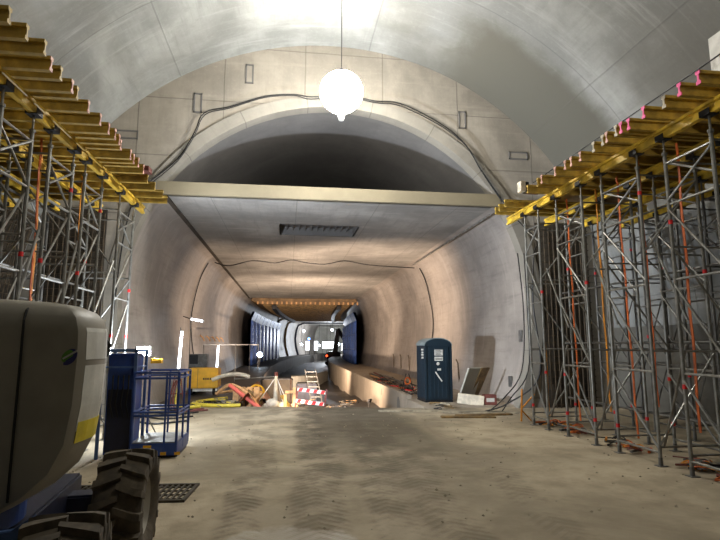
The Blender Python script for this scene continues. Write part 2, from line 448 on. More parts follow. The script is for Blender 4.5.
# floors
L0 = (-1.55, 17.95); L1 = (4.30, 16.72)      # lip of the hall floor above the pit
LX, RX = -1.55, 4.32
poly = [(HCX-HR-.1, -9.0), (HCX+HR+.1, -9.0), (HCX+HR+.1, PY), (RX, PY+0.42), L1, L0, (LX, PY+1.65), (HCX-HR-.1, PY)]
pl = [(HCX-HR-.1, -9.0), (HCX+HR+.1, -9.0), (HCX+HR+.1, PY+.3), (7.6, PY+.3), L1, L0, (-4.7, 18.1), (-4.7, PY+.3), (HCX-HR-.1, PY+.3)]
MB().prism([(a, b) for a, b in pl], -0.35, 0.0, 'z').build('floor', M['floor'], kind='structure')
def strip(x0, x1, y0, y1, z0, z1, name, mat, n=24):
    mb = MB(); rowsT = []
    for i in range(n+1):
        y = y0 + (y1-y0)*i/n
        rowsT.append([(bend(x0, y), y, z0), (bend(x0, y), y, z1), (bend(x1, y), y, z1), (bend(x1, y), y, z0)])
    mb.grid(rowsT, [[(0, p[1]), (2, p[1]), (4, p[1]), (6, p[1])] for p in [r[0] for r in rowsT]])
    k = len(mb.v)
    mb.f.append((0, 1, 2, 3)); mb.f.append((k-1, k-2, k-3, k-4))
    return mb.build(name, mat, kind='structure')
strip(RX, 7.75, 16.55, END, -2.2, 0.06, 'floor_ledge_right', M['ledge'])
strip(-4.95, LX, 18.0, END, -2.2, -0.01, 'floor_ledge_left', M['mud'])
# upstand along the edge of the right ledge
mb = MB(); rows = []
for i in range(30):
    y = 18.9 + i*1.6; x = bend(RX, y)
    rows.append([(x-0.03, y, -2), (x-0.03, y, 0.20), (x+0.16, y, 0.20), (x+0.16, y, 0.0)])
mb.grid(rows, [[(0, r[0][1]), (1, r[0][1]), (1.2, r[0][1]), (1.4, r[0][1])] for r in rows]); mb.f.append((0,1,2,3))
mb.build('trim_5', M['ledge'], kind='structure')
# pit floor, sloping down into the tunnel
rows = []
for i in range(60):
    y = 16.4 + (END-16.4)*i/59
    z = -0.5 - 0.045*(y-17) if y < 40 else -1.535
    rows.append([(bend(LX-0.05, y), y, z+0.15*math.sin(y*1.3)), (bend(0, y), y, z+0.1*math.sin(y*0.9+1)), (bend(2.6, y), y, z-0.05), (bend(RX+0.05, y), y, z+0.1*math.sin(y))])
MB().grid(rows, [[(p[0], p[1]) for p in r] for r in rows]).build('floor_pit', M['mud'], kind='structure', smooth=True)

# patches on the end wall: rectangular box-outs with a raised rim
def boxout(px, pz, w, h, lab):
    t = thing('box_out', lab, 'wall recess frame', (px, PY, pz))
    f = MB()
    e = 0.045
    f.box(-w/2, w/2, -0.03, 0, h/2-e, h/2).box(-w/2, w/2, -0.03, 0, -h/2, -h/2+e).box(-w/2, -w/2+e, -0.03, 0, -h/2, h/2).box(w/2-e, w/2, -0.03, 0, -h/2, h/2)
    f.build('rim', M['duct'], t)
    MB().box(-w/2+e, w/2-e, -0.012, 0, -h/2+e, h/2-e).build('infill', M['head'], t)
boxout(-1.42, 10.79, 0.26, 0.66, 'upright box-out frame high on the end wall, left of the lamp')
boxout(-3.01, 9.68, 0.26, 0.66, 'upright box-out frame lower on the end wall, above the left shoulder of the opening')
boxout(5.77, 9.64, 0.26, 0.62, 'upright box-out frame on the end wall right of the lamp')
boxout(7.74, 8.46, 0.68, 0.28, 'lying box-out frame on the end wall above the right joists')
boxout(-5.11, 8.50, 0.68, 0.28, 'lying box-out frame on the end wall above the left joists')

# ------------------------------------------------------------------ scaffold towers
_cache = {}
def shared(key, fn, mat, name, parent, loc=(0,0,0), smooth=True):
    if key not in _cache:
        _cache[key] = fn().mesh(name, mat, smooth)
    o = bpy.data.objects.new(name, _cache[key]); col.objects.link(o); o.parent = parent; o.location = loc
    return o
PH = 5.42
def post_mb():
    m = MB()
    m.tube([(0,0,0.012), (0,0,PH-0.25)], 0.03, 8)
    for z in (1.55, 3.05, 4.3): m.tube([(0,0,z-0.05), (0,0,z+0.05)], 0.033, 8)
    m.tube([(0,0,PH-0.26), (0,0,PH-0.012)], 0.018, 8)
    m.tube([(0,0,PH-0.27), (0,0,PH-0.23)], 0.045, 8)
    return m
def base_mb():
    m = MB(); m.box(-0.075, 0.075, -0.075, 0.075, 0, 0.012); m.tube([(0,0,0.012), (0,0,0.14)], 0.034, 8); return m
def head_mb():
    m = MB(); m.box(-0.085, 0.085, -0.10, 0.10, PH-0.012, PH)
    m.box(-0.085, -0.077, -0.1, 0.1, PH, PH+0.08); m.box(0.077, 0.085, -0.1, 0.1, PH, PH+0.08); return m
def band_mb():
    m = MB(); m.tube([(0,0,-0.035), (0,0,0.035)], 0.034, 8); return m
def tower(x, y0, y1, depth, sgn, label, group, fine=True, dark=False):
    """x: plane of the front posts; back posts at x+sgn*depth"""
    t = thing('scaffold_tower', label, 'scaffold', (x, (y0+y1)/2, 0), 0, group)
    g = M['galvd'] if dark else M['galv']; w = (y1-y0)/2
    k = 'd' if dark else 'l'
    for (px, py) in ((0,-w), (0,w), (sgn*depth,-w), (sgn*depth,w)):
        p = shared('post'+k, post_mb, g, 'post', t, (px, py, 0))
        shared('base', base_mb, M['galvd'], 'base_plate', p); shared('head', head_mb, M['dsteel'], 'fork_head', p)
        for z in R.sample([0.5, 1.35, 2.2, 3.3, 4.0, 4.7], 2 if (fine and R.random() < 0.5) else 1):
            o = shared('band', band_mb, M['red'], 'marker_band', p, (0, 0, z)); o['label'] = 'red clamp band'
    lv = [0.22, 1.55, 3.05, 4.30, 5.0]
    r = 0.02
    for px in (0, sgn*depth):
        for i, z in enumerate(lv):
            MB().tube([(px, -w, z), (px, w, z)], r, 7).build('crossbar', g, t, smooth=True)
        for i in (range(len(lv)-2) if fine or px == 0 else (1,)):
            MB().tube([(px-0.02, w, lv[i+1]-0.08), (px-0.02, -w, lv[i]+0.08)], r, 7).build('diagonal_brace', g, t, smooth=True)
        MB().tube([(px-0.02, w, 4.36), (px-0.02, -w, 4.95)], r, 7).build('diagonal_brace', g, t, smooth=True)
        MB().tube([(px+0.02, w, 5.02), (px+0.02, -w, 4.55)], r, 7).build('diagonal_brace', g, t, smooth=True)
    for py in (-w, w):
        for i, z in enumerate((0.3, 1.9, 3.6, 5.05)):
            MB().tube([(0, py+0.03, z), (sgn*depth, py+0.03, z)], r*0.9, 7).build('ledger', g, t, smooth=True)
        for z0, z1 in (((0.35, 1.85), (3.65, 5.0)) if fine and py < 0 else (((3.55, 1.95),) if fine else ((0.4, 3.5),))):
            MB().tube([(0, py-0.03, z0), (sgn*depth, py-0.03, z1)], r*0.9, 7).build('diagonal_brace', g, t, smooth=True)
    return t
XR_, XL_ = 6.20, -3.85
RT = [(12.08, 12.83), (10.12, 11.19), (8.28, 9.38), (6.62, 7.59)]
posn = ['nearest the tunnel opening', 'second from the tunnel opening', 'third from the tunnel opening', 'nearest the camera']
for i, (a, b) in enumerate(RT):
    tower(XR_, a, b, 1.15, 1, 'grey scaffold tower in the right front row, '+posn[i], 'front scaffold towers on the right')
for i, (a, b) in enumerate([(12.3, 13.5), (10.3, 11.5), (8.3, 9.5), (6.4, 7.6)]):
    tower(8.55, a, b, 1.15, 1, 'dull grey scaffold tower in the right back row, '+posn[i], 'rear scaffold towers on the right', False, True)
LT = [(12.1, 13.2), (10.05, 10.95), (8.6, 9.5), (7.15, 8.0), (5.7, 6.6)]
posn = ['nearest the tunnel opening', 'second from the tunnel opening', 'third from the tunnel opening', 'fourth from the tunnel opening', 'nearest the camera']
for i, (a, b) in enumerate(LT):
    tower(XL_, a, b, 1.05, -1, 'grey scaffold tower in the left front row, '+posn[i], 'front scaffold towers on the left')
for i, (a, b) in enumerate([(12.3, 13.5), (10.2, 11.3), (8.4, 9.5), (6.6, 7.7)]):
    tower(-5.95, a, b, 1.05, -1, 'dull grey scaffold tower in the left back row, '+posn[i], 'rear scaffold towers on the left', False, True)

# long tubes tying the towers together
for side, x, y0, y1 in (('right', XR_+1.22, 6.4, 13.4), ('left', XL_-1.12, 5.5, 13.5)):
    for z, w_ in ((0.62, 'lowest'), (2.05, 'second'), (3.40, 'third'), (4.75, 'topmost')):
        MB().tube([(x, y0, z), (x, y1, z)], 0.024, 8).build('scaffold_tube', M['galvd'], smooth=True,
            label='long level tube tying the %s towers together, %s of four' % (side, w_), cat='scaffold tube', group='long tie tubes')
# long sloping tubes between towers
k = 0
for side, x, spans in (('right', XR_+0.10, ((12.1, 11.2), (10.1, 9.4), (8.3, 7.6))), ('left', XL_-0.10, ((12.1, 10.95), (10.05, 9.5), (8.6, 8.0)))):
    for i, (ya, yb) in enumerate(spans):
        nm = ('nearest the tunnel', 'in the middle', 'nearest the camera')[i]
        MB().tube([(x, ya, 0.3), (x+0.0, yb, 2.0)], 0.021, 7).build('scaffold_tube', M['galv'], smooth=True,
            label='low sloping tube between the %s front towers, %s' % (side, nm), cat='scaffold tube', group='sloping tubes between the towers')
        MB().tube([(x+0.06, ya, 3.9), (x+0.06, yb, 2.4)], 0.021, 7).build('scaffold_tube', M['galv'], smooth=True,
            label='mid-height sloping tube between the %s front towers, %s' % (side, nm), cat='scaffold tube', group='sloping tubes between the towers')

# straps hanging from the deck
def strap(x, y, z0, z1, dx, dy, mat, label):
    m = MB(); n_ = 10
    for i in range(n_):
        a = i/n_; b = (i+1)/n_
        wob = lambda q: 0.012*math.sin(q*19+x)
        m.bar((x+dx*a+wob(a), y+dy*a, z1+(z0-z1)*a), (x+dx*b+wob(b), y+dy*b, z1+(z0-z1)*b), 0.05, 0.012)
    m.tube([(x, y, z1-0.02), (x, y, z1+0.10)], 0.02, 6)
    return m.build('tension_strap', mat, label=label, cat='strap', group='orange straps hanging in the scaffolds')
SR = [(6.66, 13.0, 'amber', 0.15, 0.15), (6.55, 11.32, 'orange', 0.3, 0.12), (6.75, 10.45, 'amber', 0.6, 0.1), (6.7, 9.6, 'orange', 0.2, 0.18),
      (6.55, 8.72, 'orange', 0.9, 0.12), (6.6, 7.78, 'orange', 0.6, 0.0)]
for i, (x, y, c, z0, dx) in enumerate(SR):
    strap(x, y, z0, 5.36, dx*0.5, 0.05, M[c], '%s strap hanging in the right scaffold, %s from the tunnel end' % (c, ('first','second','third','fourth','fifth','sixth')[i]))
SL = [(-4.3, 11.1, 'amber', 0.5), (-4.5, 9.75, 'amber', 0.5), (-4.2, 9.75+0.5-1.2, 'orange', 0.5), (-4.35, 7.85+0.25, 'amber', 0.4), (-4.25, 7.35, 'orange', 0.4)]
for i, (x, y, c, z0) in enumerate(SL):
    strap(x, y, z0, 5.36, 0.04, 0.12, M[c], '%s strap hanging in the left scaffold, %s from the tunnel end' % (c, ('first','second','third','fourth','fifth')[i]))

# ------------------------------------------------------------------ decks: main beams and joists
def hbeam_poly(w=0.08, h=0.20, web=0.03, fl=0.045):
    a, b, c = w/2, h, web/2
    return [(-a,0),(a,0),(a,fl),(c,fl+0.012),(c,b-fl-0.012),(a,b-fl),(a,b),(-a,b),(-a,b-fl),(-c,b-fl-0.012),(-c,fl+0.012),(-a,fl)]
def long_beam(x, y0, y1, z, label, grp):
    MB().prism([(x+a, z+b) for a, b in hbeam_poly(0.085, 0.20)], y0, y1, 'y').build('main_beam', M['beamy'], label=label, cat='timber beam', group=grp)
for side, xs_, ys_ in (('right', (XR_, XR_+1.15, 8.55, 9.70), (5.3, 13.9)), ('left', (XL_, XL_-1.05, -5.95, -7.0), (4.6, 14.0))):
    for i, x in enumerate(xs_):
        long_beam(x, ys_[0], ys_[1], PH, 'long yellow timber beam along the %s scaffold, %s' % (side, ('over its front posts', 'over the second line of posts', 'over the third line of posts', 'over the line of posts by the wall')[i]), 'long beams under the joists')
JZ = PH + 0.20
def joist(side, y, tip, i, paint):
    sgn = 1 if side == 'right' else -1
    x_end = 9.72 if sgn > 0 else -7.05
    x0, x1 = (tip, x_end) if sgn > 0 else (tip, x_end)
    base = HCX
    h = 0.20
    ln = abs(x1-x0)
    t = thing('timber_joist', '', 'timber joist', (tip, y, JZ), 0, 'joists over the %s scaffold' % side)
    prof_ = hbeam_poly()
    m = MB().prism([(a, b) for a, b in prof_], 0.012*sgn, (x1-x0), 'x'); m.build('beam', M['timber'], t)
    e = MB().prism([(a, b) for a, b in prof_], 0, 0.011*sgn, 'x').build('painted_end', M[paint] , t)
    if paint != 'timber': e['label'] = {'pink':'bright pink painted end', 'palepink':'pale pink painted end', 'offwhite':'whitish end'}[paint]
    return t
words = ['first','second','third','fourth','fifth','sixth','seventh','eighth','ninth','tenth','eleventh','twelfth','thirteenth','fourteenth','fifteenth','sixteenth','seventeenth','eighteenth','nineteenth','twentieth','twenty-first','twenty-second']
RJ = [(13.55,'timber'),(13.2,'timber'),(12.75,'timber'),(11.47,'timber'),(10.94,'timber'),(10.72,'palepink'),(10.16,'palepink'),(9.76,'palepink'),(9.55,'palepink'),(9.25,'palepink'),(8.75,'offwhite'),(8.42,'offwhite'),(8.28,'palepink'),(7.99,'offwhite'),(7.86,'pink'),(7.71,'pink'),(7.26,'pink'),(6.88,'offwhite'),(6.49,'pink'),(6.14,'pink'),(5.7,'timber')]
for i, (y, p) in enumerate(RJ):
    t = joist('right', y, 5.64+R.uniform(-0.03, 0.05), i, p)
    t['label'] = 'timber joist jutting over the right scaffold, %s counted from the tunnel end' % words[i]
LJ = [(13.6,'timber'),(13.1,'timber'),(12.46,'timber'),(11.9,'timber'),(11.22,'palepink'),(10.8,'palepink'),(10.6,'palepink'),(10.35,'palepink'),(9.85,'palepink'),(9.6,'palepink'),(9.34,'palepink'),(9.1,'palepink'),(8.73,'palepink'),(8.26,'palepink'),(7.81,'timber'),(7.6,'palepink'),(7.24,'timber'),(7.0,'palepink'),(6.59,'timber'),(6.27,'timber'),(5.95,'timber')]
for i, (y, p) in enumerate(LJ):
    t = joist('left', y, -3.17+R.uniform(-0.06, 0.06), i, p)
    t['label'] = 'timber joist jutting over the left scaffold, %s counted from the tunnel end' % words[i]
# things standing on the joists
for side, xa, xb in (('right', 6.75, 9.55), ('left', -6.95, -4.45)):
    for i in range(4):
        y0 = 5.75+i*2.0
        MB().box(xa, xb, y0, y0+1.97, JZ+0.201, JZ+0.222).build('deck_board', M['plybrown'], label='plywood deck sheet over the %s joists, %s from the camera' % (side, words[i]), cat='plywood sheet', group='plywood deck sheets')
JT = JZ + 0.20
t = thing('formwork_box', 'brown timber formwork box with a pale side on the right deck, top right', 'formwork', (6.05, 5.95, JT))
MB().box(0, 0.9, -0.35, 0.35, 0, 0.6).build('body', M['timberd'], t); MB().box(-0.03, -0.002, -0.36, 0.36, -0.0, 0.62).build('side_board', M['sticker'], t)
for sd, x, y in (('right', 5.85, 12.05), ('left', -3.55, 11.75)):
    t = thing('timber_offcut_stack', 'small stack of white, black and red offcuts on the %s deck near the end wall' % sd, 'offcuts', (x, y, JT))
    MB().box(-0.14, -0.02, -0.12, 0.10, 0, 0.26).build('white_block', M['offwhite'], t, label='white block')
    MB().box(0.0, 0.07, -0.12, 0.12, 0, 0.24).build('black_block', M['black'], t)
    MB().box(0.085, 0.42, -0.15, 0.15, 0, 0.11).build('red_block', M['redbrown'], t)
MB().tube([(5.62, 5.6, JT+0.012), (5.72, 11.3, JT+0.012)], 0.012, 7).build('scaffold_tube', M['cable'], label='thin dark tube lying along the tips of the right joists', cat='scaffold tube')

# rebar mats behind the scaffolds
def mat_mesh(x0, x1, z0, z1, y, stepx, stepz, nm, label):
    t = thing(nm, label, 'rebar mesh', ((x0+x1)/2, y, z0))
    m = MB(); w2 = (x1-x0)/2
    x = -w2
    while x <= w2+1e-3:
        m.tube([(x, -0.02, 0), (x, -0.02, z1-z0)], 0.016, 5); x += stepx
    m.build('vertical_bars', M['rust'], t)
    m = MB(); z = 0.1
    while z < z1-z0:
        m.tube([(-w2, 0.02, z), (w2, 0.02, z)], 0.016, 5); z += stepz
    m.build('level_bars', M['rust'], t)
mat_mesh(8.25, 10.0, 0, 5.9, PY-0.2, 0.16, 0.22, 'rebar_mat', 'rusty reinforcement mat standing before the end wall behind the right scaffold')
mat_mesh(-7.1, -5.5, 0, 5.9, PY-0.2, 0.16, 0.22, 'rebar_mat', 'rusty reinforcement mat standing before the end wall behind the left scaffold')
MB().box(8.2, 10.05, PY-0.06, PY-0.02, 0, 6.1).build('sealing_sheet', M['membrane'], label='brown sealing sheet on the end wall behind the right scaffold', cat='sheet')
MB().box(-7.15, -5.5, PY-0.06, PY-0.02, 0, 6.1).build('sealing_sheet', M['membrane'], label='brown sealing sheet on the end wall behind the left scaffold', cat='sheet')
def wall_prof(R_, z1, n_=16):
    out = []
    for i in range(n_+1):
        z = 0.01+(z1-0.01)*i/n_
        out.append((HCX - (R_ if z < HCZ else math.sqrt(R_*R_-(z-HCZ)**2)), z))
    return out
o = thing('rebar_mat', 'rusty reinforcement mat along the left hall wall behind the scaffold', 'rebar mesh', (-7.8,10,0))
m = MB(); wp = wall_prof(HR-0.16, 5.6)
for i in range(55): m.tube([(x+7.8, -5+i*0.2, z) for x, z in wp], 0.015, 5)
m.build('vertical_bars', M['rust'], o)
m = MB()
for x, z in wall_prof(HR-0.19, 5.5, 21): m.tube([(x+7.8, -5.05, z), (x+7.8, 5.85, z)], 0.015, 5)
m.build('level_bars', M['rust'], o)
rows, uvs = loft(wall_prof(HR-0.05, 5.8), [4, 8, 12, 16.1]); rows2, _ = loft(wall_prof(HR-0.08, 5.8), [4, 8, 12, 16.1])
m = MB().grid(rows); m.grid(rows2); m.build('sealing_sheet', M['membrane'], label='brown sealing sheet lining the left hall wall behind the scaffold', cat='sheet')

# clutter at the feet of the right scaffold
def heap(x, y, n_, label, cols, spread=0.5, zs=0.0):
    m = MB(); mi = []
    for i in range(n_):
        a = R.uniform(0, PI); L_ = R.uniform(0.12, 0.45); px = R.uniform(-spread*0.5, spread*0.5); py = R.uniform(-spread, spread); z = R.uniform(0.03, 0.14)
        d = Vector((math.cos(a), math.sin(a), R.uniform(-0.12, 0.12)))*L_/2
        k0 = len(m.f)
        if i % 3 == 0:
            q = [(px+0.12*math.cos(s_), py+0.12*math.sin(s_), z+0.02*math.sin(2*s_)) for s_ in [2*PI*j/10 for j in range(10)]]
            m.tube(q, 0.014, 5, closed=True)
        else: m.tube([(px-d.x, py-d.y, z-d.z*0.3), (px+d.x, py+d.y, z+d.z*0.3)], R.uniform(0.012, 0.03), 6)
        mi += [i % len(cols)]*(len(m.f)-k0)
    o_ = m.build('scrap_heap', M[cols[0]], label=label, cat='scrap', kind='stuff')
    for c in cols[1:]: o_.data.materials.append(M[c])
    for p_, k_ in zip(o_.data.polygons, mi): p_.material_index = k_
    o_.location = (x, y, zs)
for i, (x, y) in enumerate(((6.55, 12.5), (6.6, 11.6), (6.6, 9.75), (6.65, 8.0), (6.75, 7.5), (6.6, 7.0))):
    heap(x, y, 16, 'heap of clamps and straps under the right scaffold, %s from the tunnel end' % words[i], ['orange','galvd','redbrown','dsteel','amber'], 0.42)
t = thing('prop_stand', 'short yellow braced prop leaning beside the right scaffold foot nearest the tunnel', 'prop', (6.1, 13.35, 0))
MB().tube([(0,0,0.02),(0.05,0.0,0.85)], 0.025, 8).build('post', M['amber'], t)
MB().tube([(0.02,0,0.35),(0.35,-0.1,0.72)], 0.02, 8).build('brace', M['amber'], t)
MB().tube([(0.02,0,0.3),(0.32,0.1,0.02)], 0.02, 8).build('brace', M['amber'], t)

# ------------------------------------------------------------------ balloon lamp
LAMP = (1.33, 13.5, 8.93)
t = thing('balloon_lamp', 'glaring round white balloon lamp hanging from the crown before the tunnel', 'lamp', LAMP)
prof_ = [(0.001, -0.58)] + [(0.60*math.sin(a), -0.58*math.cos(a)) for a in [PI*i/16 for i in range(1, 16)]] + [(0.001, 0.58)]  # ball enlarged so its glow also covers the surrounding glare
MB().lathe(prof_, 28).build('envelope', M['balloon'], t, smooth=True)
MB().tube([(0,0,-0.82),(0,0,-0.57)], [0.07, 0.12], 12).build('socket', M['white'], t)
MB().tube([(0,0,0.575),(0,0,0.68)], 0.06, 10).build('top_cap', M['dsteel'], t)
MB().tube([(0,0,0.68),(0.0,0.0,11.98-8.93)], 0.012, 6).build('hanging_cable', M['cable'], t)

# ------------------------------------------------------------------ cables on the end wall
def cable(pts, r, name, mat, label, cat='cable', sub=5, n_=6, group=None):
    P_ = [Vector(p) for p in pts]; out = []
    for i in range(len(P_)-1):
        p0 = P_[max(i-1, 0)]; p1 = P_[i]; p2 = P_[i+1]; p3 = P_[min(i+2, len(P_)-1)]
        for k in range(sub):
            s_ = k/sub
            out.append(0.5*((2*p1)+(p2-p0)*s_+(2*p0-5*p1+4*p2-p3)*s_*s_+(3*p1-p0-3*p2+p3)*s_**3))
    out.append(P_[-1])
    return MB().tube(out, r, n_).build(name, mat, smooth=True, label=label, cat=cat, group=group)
ringp = [(-4.25,7.0),(-3.5,7.75),(-3.05,8.6),(-2.75,9.3),(-1.95,9.55),(-0.89,9.98),(0.0,10.12),(0.6,10.05),(1.72,10.2),(2.7,10.05),(3.58,10.0),(4.95,9.40),(5.81,8.72),(6.31,7.85),(6.98,6.83)]
for j, nm in enumerate(('upper', 'lower')):
    cable([(x+R.uniform(-.03,.03), PY-0.16-0.05*j, z-0.08*j+R.uniform(-.02,.02)) for x, z in ringp], 0.02-0.004*j, 'cable', M['cable'],
          '%s of two black cables following the arch over the duct opening' % nm, group='cables round the arch')
cable([(6.98, PY-0.2, 6.83), (7.3, 15.6, 6.0), (7.45, 14.6, 5.1), (6.9, 13.8, 4.6), (6.75, 13.7, 3.2), (6.9, 13.8, 1.2), (6.3, 14.6, 0.35), (5.9, 15.4, 0.03)], 0.022, 'cable', M['cable'], 'black cable dropping past the right scaffold to the floor')
cable([(-4.25, PY-0.2, 7.0), (-4.6, 15.9, 6.5), (-4.9, 15.9, 5.0), (-5.1, 16.0, 2.0)], 0.022, 'cable', M['cable'], 'black cable dropping from the arch behind the left scaffold')
for dx, lab in ((0.0, 'left'), (0.22, 'right')):
    cable([(7.45+dx, PY-0.25, 5.0), (7.5+dx*.6, 15.9, 3.0), (7.3+dx, 15.8, 1.2), (6.5+dx, 15.4, 0.4), (5.9+dx*2, 15.2, 0.03)], 0.018, 'cable', M['cable'], '%s of two thin cables sweeping to the floor at the right edge of the opening' % lab, group='thin cables at the right jamb')
# festoon cable under the slab at the first ring joint, and its runs down the walls
cable([(-4.0, 28.6, 6.42), (-3.2, 28.2, 6.2), (-1.95, 27.9, 6.45), (-0.8, 27.9, 6.35), (0.05, 28, 6.55), (0.9, 28, 6.42), (1.9, 28, 6.36), (3.0, 28, 6.56), (4.2, 28, 6.38), (5.6, 28, 6.3), (6.9, 28, 6.25)], 0.03, 'cable', M['cable'], 'dark cable sagging under the slab at the first ring joint')
cable([(TCX-thalf(z)+0.06, 28.0+0.1*math.sin(z*3), z) for z in (6.3, 5.6, 4.6, 3.4, 2.2, 1.0, 0.1)], 0.03, 'cable', M['cable'], 'dark cable running down the left tunnel lining at the ring joint')
cable([(TCX+thalf(z)-0.06, 28.0+0.1*math.sin(z*3), z) for z in (6.25, 5.6, 4.6, 3.4, 2.2, 1.0, 0.1)], 0.03, 'cable', M['cable'], 'dark cable running down the right tunnel lining at the ring joint')
MB().tube([(6.70, PY+0.15, 6.36), (6.72, 22, 6.37), (6.74, 27.8, 6.37)], 0.035, 8).build('conduit', M['galv'], smooth=True, label='pale conduit running into the tunnel along the upper right haunch', cat='conduit')
# small niches on the right lining
for (y, z, lab) in ((17.0, 2.3, 'upper dark socket plate on the right tunnel lining near the opening'), (17.3, 0.75, 'lower dark socket plate on the right tunnel lining near the opening')):
    x = TCX+thalf(z)-0.02
    MB().box(x-0.03, x+0.01, y-0.12, y+0.12, z-0.2, z+0.2).build('socket_plate', M['galvd'], label=lab, cat='socket plate', bevel=0.01)

# ------------------------------------------------------------------ boom lift on the left
def xform(loc, rz=0.0):
    return Matrix.Translation(loc) @ Matrix.Rotation(rz, 4, 'Z')
RZ = math.radians(6.5)
t = thing('boom_lift', 'dusty grey and blue boom lift with chunky lugged tyres, left foreground', 'boom lift', (-2.4, 4.4, 0))
LO = Vector((-2.4, 4.4, 0))
def rel(p): return tuple(Vector(p)-LO)
# counterweight cover, lofted in rings (plan outline, right side shaped)
def plan(dx, grow=0.0):
    pts = [(-4.1, 3.92), (-2.6, 3.84), (-1.56, 3.79), (-1.415, 3.80), (-1.385, 3.84), (-1.365, 4.0), (-1.36, 4.18), (-1.40, 4.34), (-1.54, 4.52), (-1.85, 4.68), (-2.6, 4.8), (-4.1, 4.85)]
    out = []
    for x, y in pts:
        k = max(0, min(1, (x+3.4)/2.0))
        out.append((x + dx*k, y + (grow if y < 4.1 else -grow)*1.0))
    return out
rings = [(0.86, -0.62, 0.10), (0.90, -0.48, 0.04), (1.02, -0.28, 0.0), (1.16, -0.13, 0), (1.34, -0.045, 0), (1.6, -0.01, 0), (1.9, 0, 0), (2.09, -0.005, 0), (2.18, -0.03, 0.01), (2.235, -0.08, 0.04), (2.27, -0.17, 0.10), (2.285, -0.30, 0.2)]
rows = []
for z, dx, gr in rings:
    rr = plan(dx, gr)
    rows.append([rel((x, y, z + (max(0, -1.35-x)*0.055 if z > 2 else 0))) for x, y in rr + [rr[0]]])
m = MB().grid(rows); nn = len(rows[0])
m.f.append(tuple(range(nn-1))); m.f.append(tuple(reversed([len(m.v)-nn+i for i in range(nn-1)])))
cov = m.build('cover', M['liftgrey'], t, smooth=True)
# shut line of the cover and decals
seam = MB().tube([rel((-1.762, 3.782, z)) for z in (1.0, 1.2, 1.5, 1.8, 2.0, 2.12, 2.165)] + [rel((-1.765, 3.815, 2.235)), rel((-1.77, 3.90, 2.285))], 0.008, 6)
seam.build('shut_line', M['black'], cov)
def ell(cx, cz, a, b, rot, y, th, n_=28):
    return MB().prism([(cx + a*math.cos(s_)*math.cos(rot)-b*math.sin(s_)*math.sin(rot), cz + a*math.cos(s_)*math.sin(rot)+b*math.sin(s_)*math.cos(rot)) for s_ in [2*PI*i/n_ for i in range(n_)]], y, y-th, 'y')
E1 = ell(0, 0, 0.062, 0.042, 0.9, 0, 0.003); lg = thing('emblem', None, None); lg.location = rel((-1.462, 3.796, 1.92)); lg.parent = cov; lg.rotation_euler = (0, 0, -0.04)
E1.build('oval', M['logoblue'], lg)
ell(-0.012, 0.006, 0.046, 0.03, 0.9, -0.003, 0.002).build('green_field', M['green'], lg)
MB().bar((-0.04, -0.0055, -0.012), (0.05, -0.0055, 0.042), 0.012, 0.002, up=(0,1,0)).build('white_stroke', M['sticker'], lg)
MB().bar((-0.02, -0.0055, -0.032), (0.05, -0.0055, 0.02), 0.010, 0.002, up=(0,1,0)).build('white_stroke', M['logoblue'], lg)
# warning label, plus white sheets brightening the dim curved end by colour
def endpatch(z0, z1, y0, y1, mat, nm, off=0.004):
    pr_ = [(-1.415, 3.80), (-1.385, 3.84), (-1.365, 4.0), (-1.36, 4.18), (-1.40, 4.34)]
    def xat(y, z):
        for (a, b), (c, d) in zip(pr_, pr_[1:]):
            if b <= y <= d: x = a + (c-a)*(y-b)/(d-b); break
        zz = [(r_[0], r_[1]) for r_ in rings]; dx = 0
        for (a, b), (c, d) in zip(zz, zz[1:]):
            if a <= z <= c: dx = b + (d-b)*(z-a)/(c-a)
        return x + dx
    rws = []
    for i in range(9):
        z = z0+(z1-z0)*i/8
        rws.append([rel((xat(y0+(y1-y0)*j/6, z)+off, y0+(y1-y0)*j/6, z)) for j in range(7)])
    m_ = MB().grid(rws)
    o_ = m_.build(nm, mat, cov); sm = o_.modifiers.new('s', 'SOLIDIFY'); sm.thickness = 0.002
    return o_
endpatch(1.42, 1.86, 3.86, 4.3, M['white'], 'bright_end_sheet')
endpatch(1.34, 1.48, 3.87, 4.28, M['labely'], 'warning_label', 0.008)['label'] = 'yellow warning label'
endpatch(1.90, 2.12, 3.86, 4.3, M['white'], 'bright_end_sheet')
# chassis, turntable
MB().lathe([(0.001,0.70),(0.55,0.70),(0.58,0.72),(0.58,0.86),(0.001,0.86)], 32, Matrix.Translation(rel((-2.5,4.3,0)))).build('turntable', M['bluepaint'], t)
Mx = xform(rel((-2.35, 4.4, 0)), RZ)
MB().box(-0.45, 0.45, -1.5, 1.5, 0.32, 0.70, Mx).build('chassis', M['navy'], t, bevel=0.02)
MB().box(-0.9, 0.9, 0.98, 1.22, 0.38, 0.60, Mx).build('axle', M['navy'], t, bevel=0.02)
MB().box(-0.9, 0.9, -1.22, -0.98, 0.38, 0.60, Mx).build('axle', M['navy'], t, bevel=0.02)
# light blue bracket under the cover
br = MB().prism([rel((x, 0, z))[0::2] for x, z in ((-1.98,0.86),(-1.62,0.90),(-1.50,0.98),(-1.60,0.62),(-1.75,0.40),(-2.1,0.40))], rel((0,3.55,0))[1], rel((0,3.60,0))[1], 'y').build('bracket', M['lblue'], t, bevel=0.005)
MB().box(*[v for v in (rel((-1.745,0,0))[0], rel((-1.72,0,0))[0])], rel((0,3.545,0))[1], rel((0,3.551,0))[1], 0.66, 0.80).build('slot', M['black'], br)

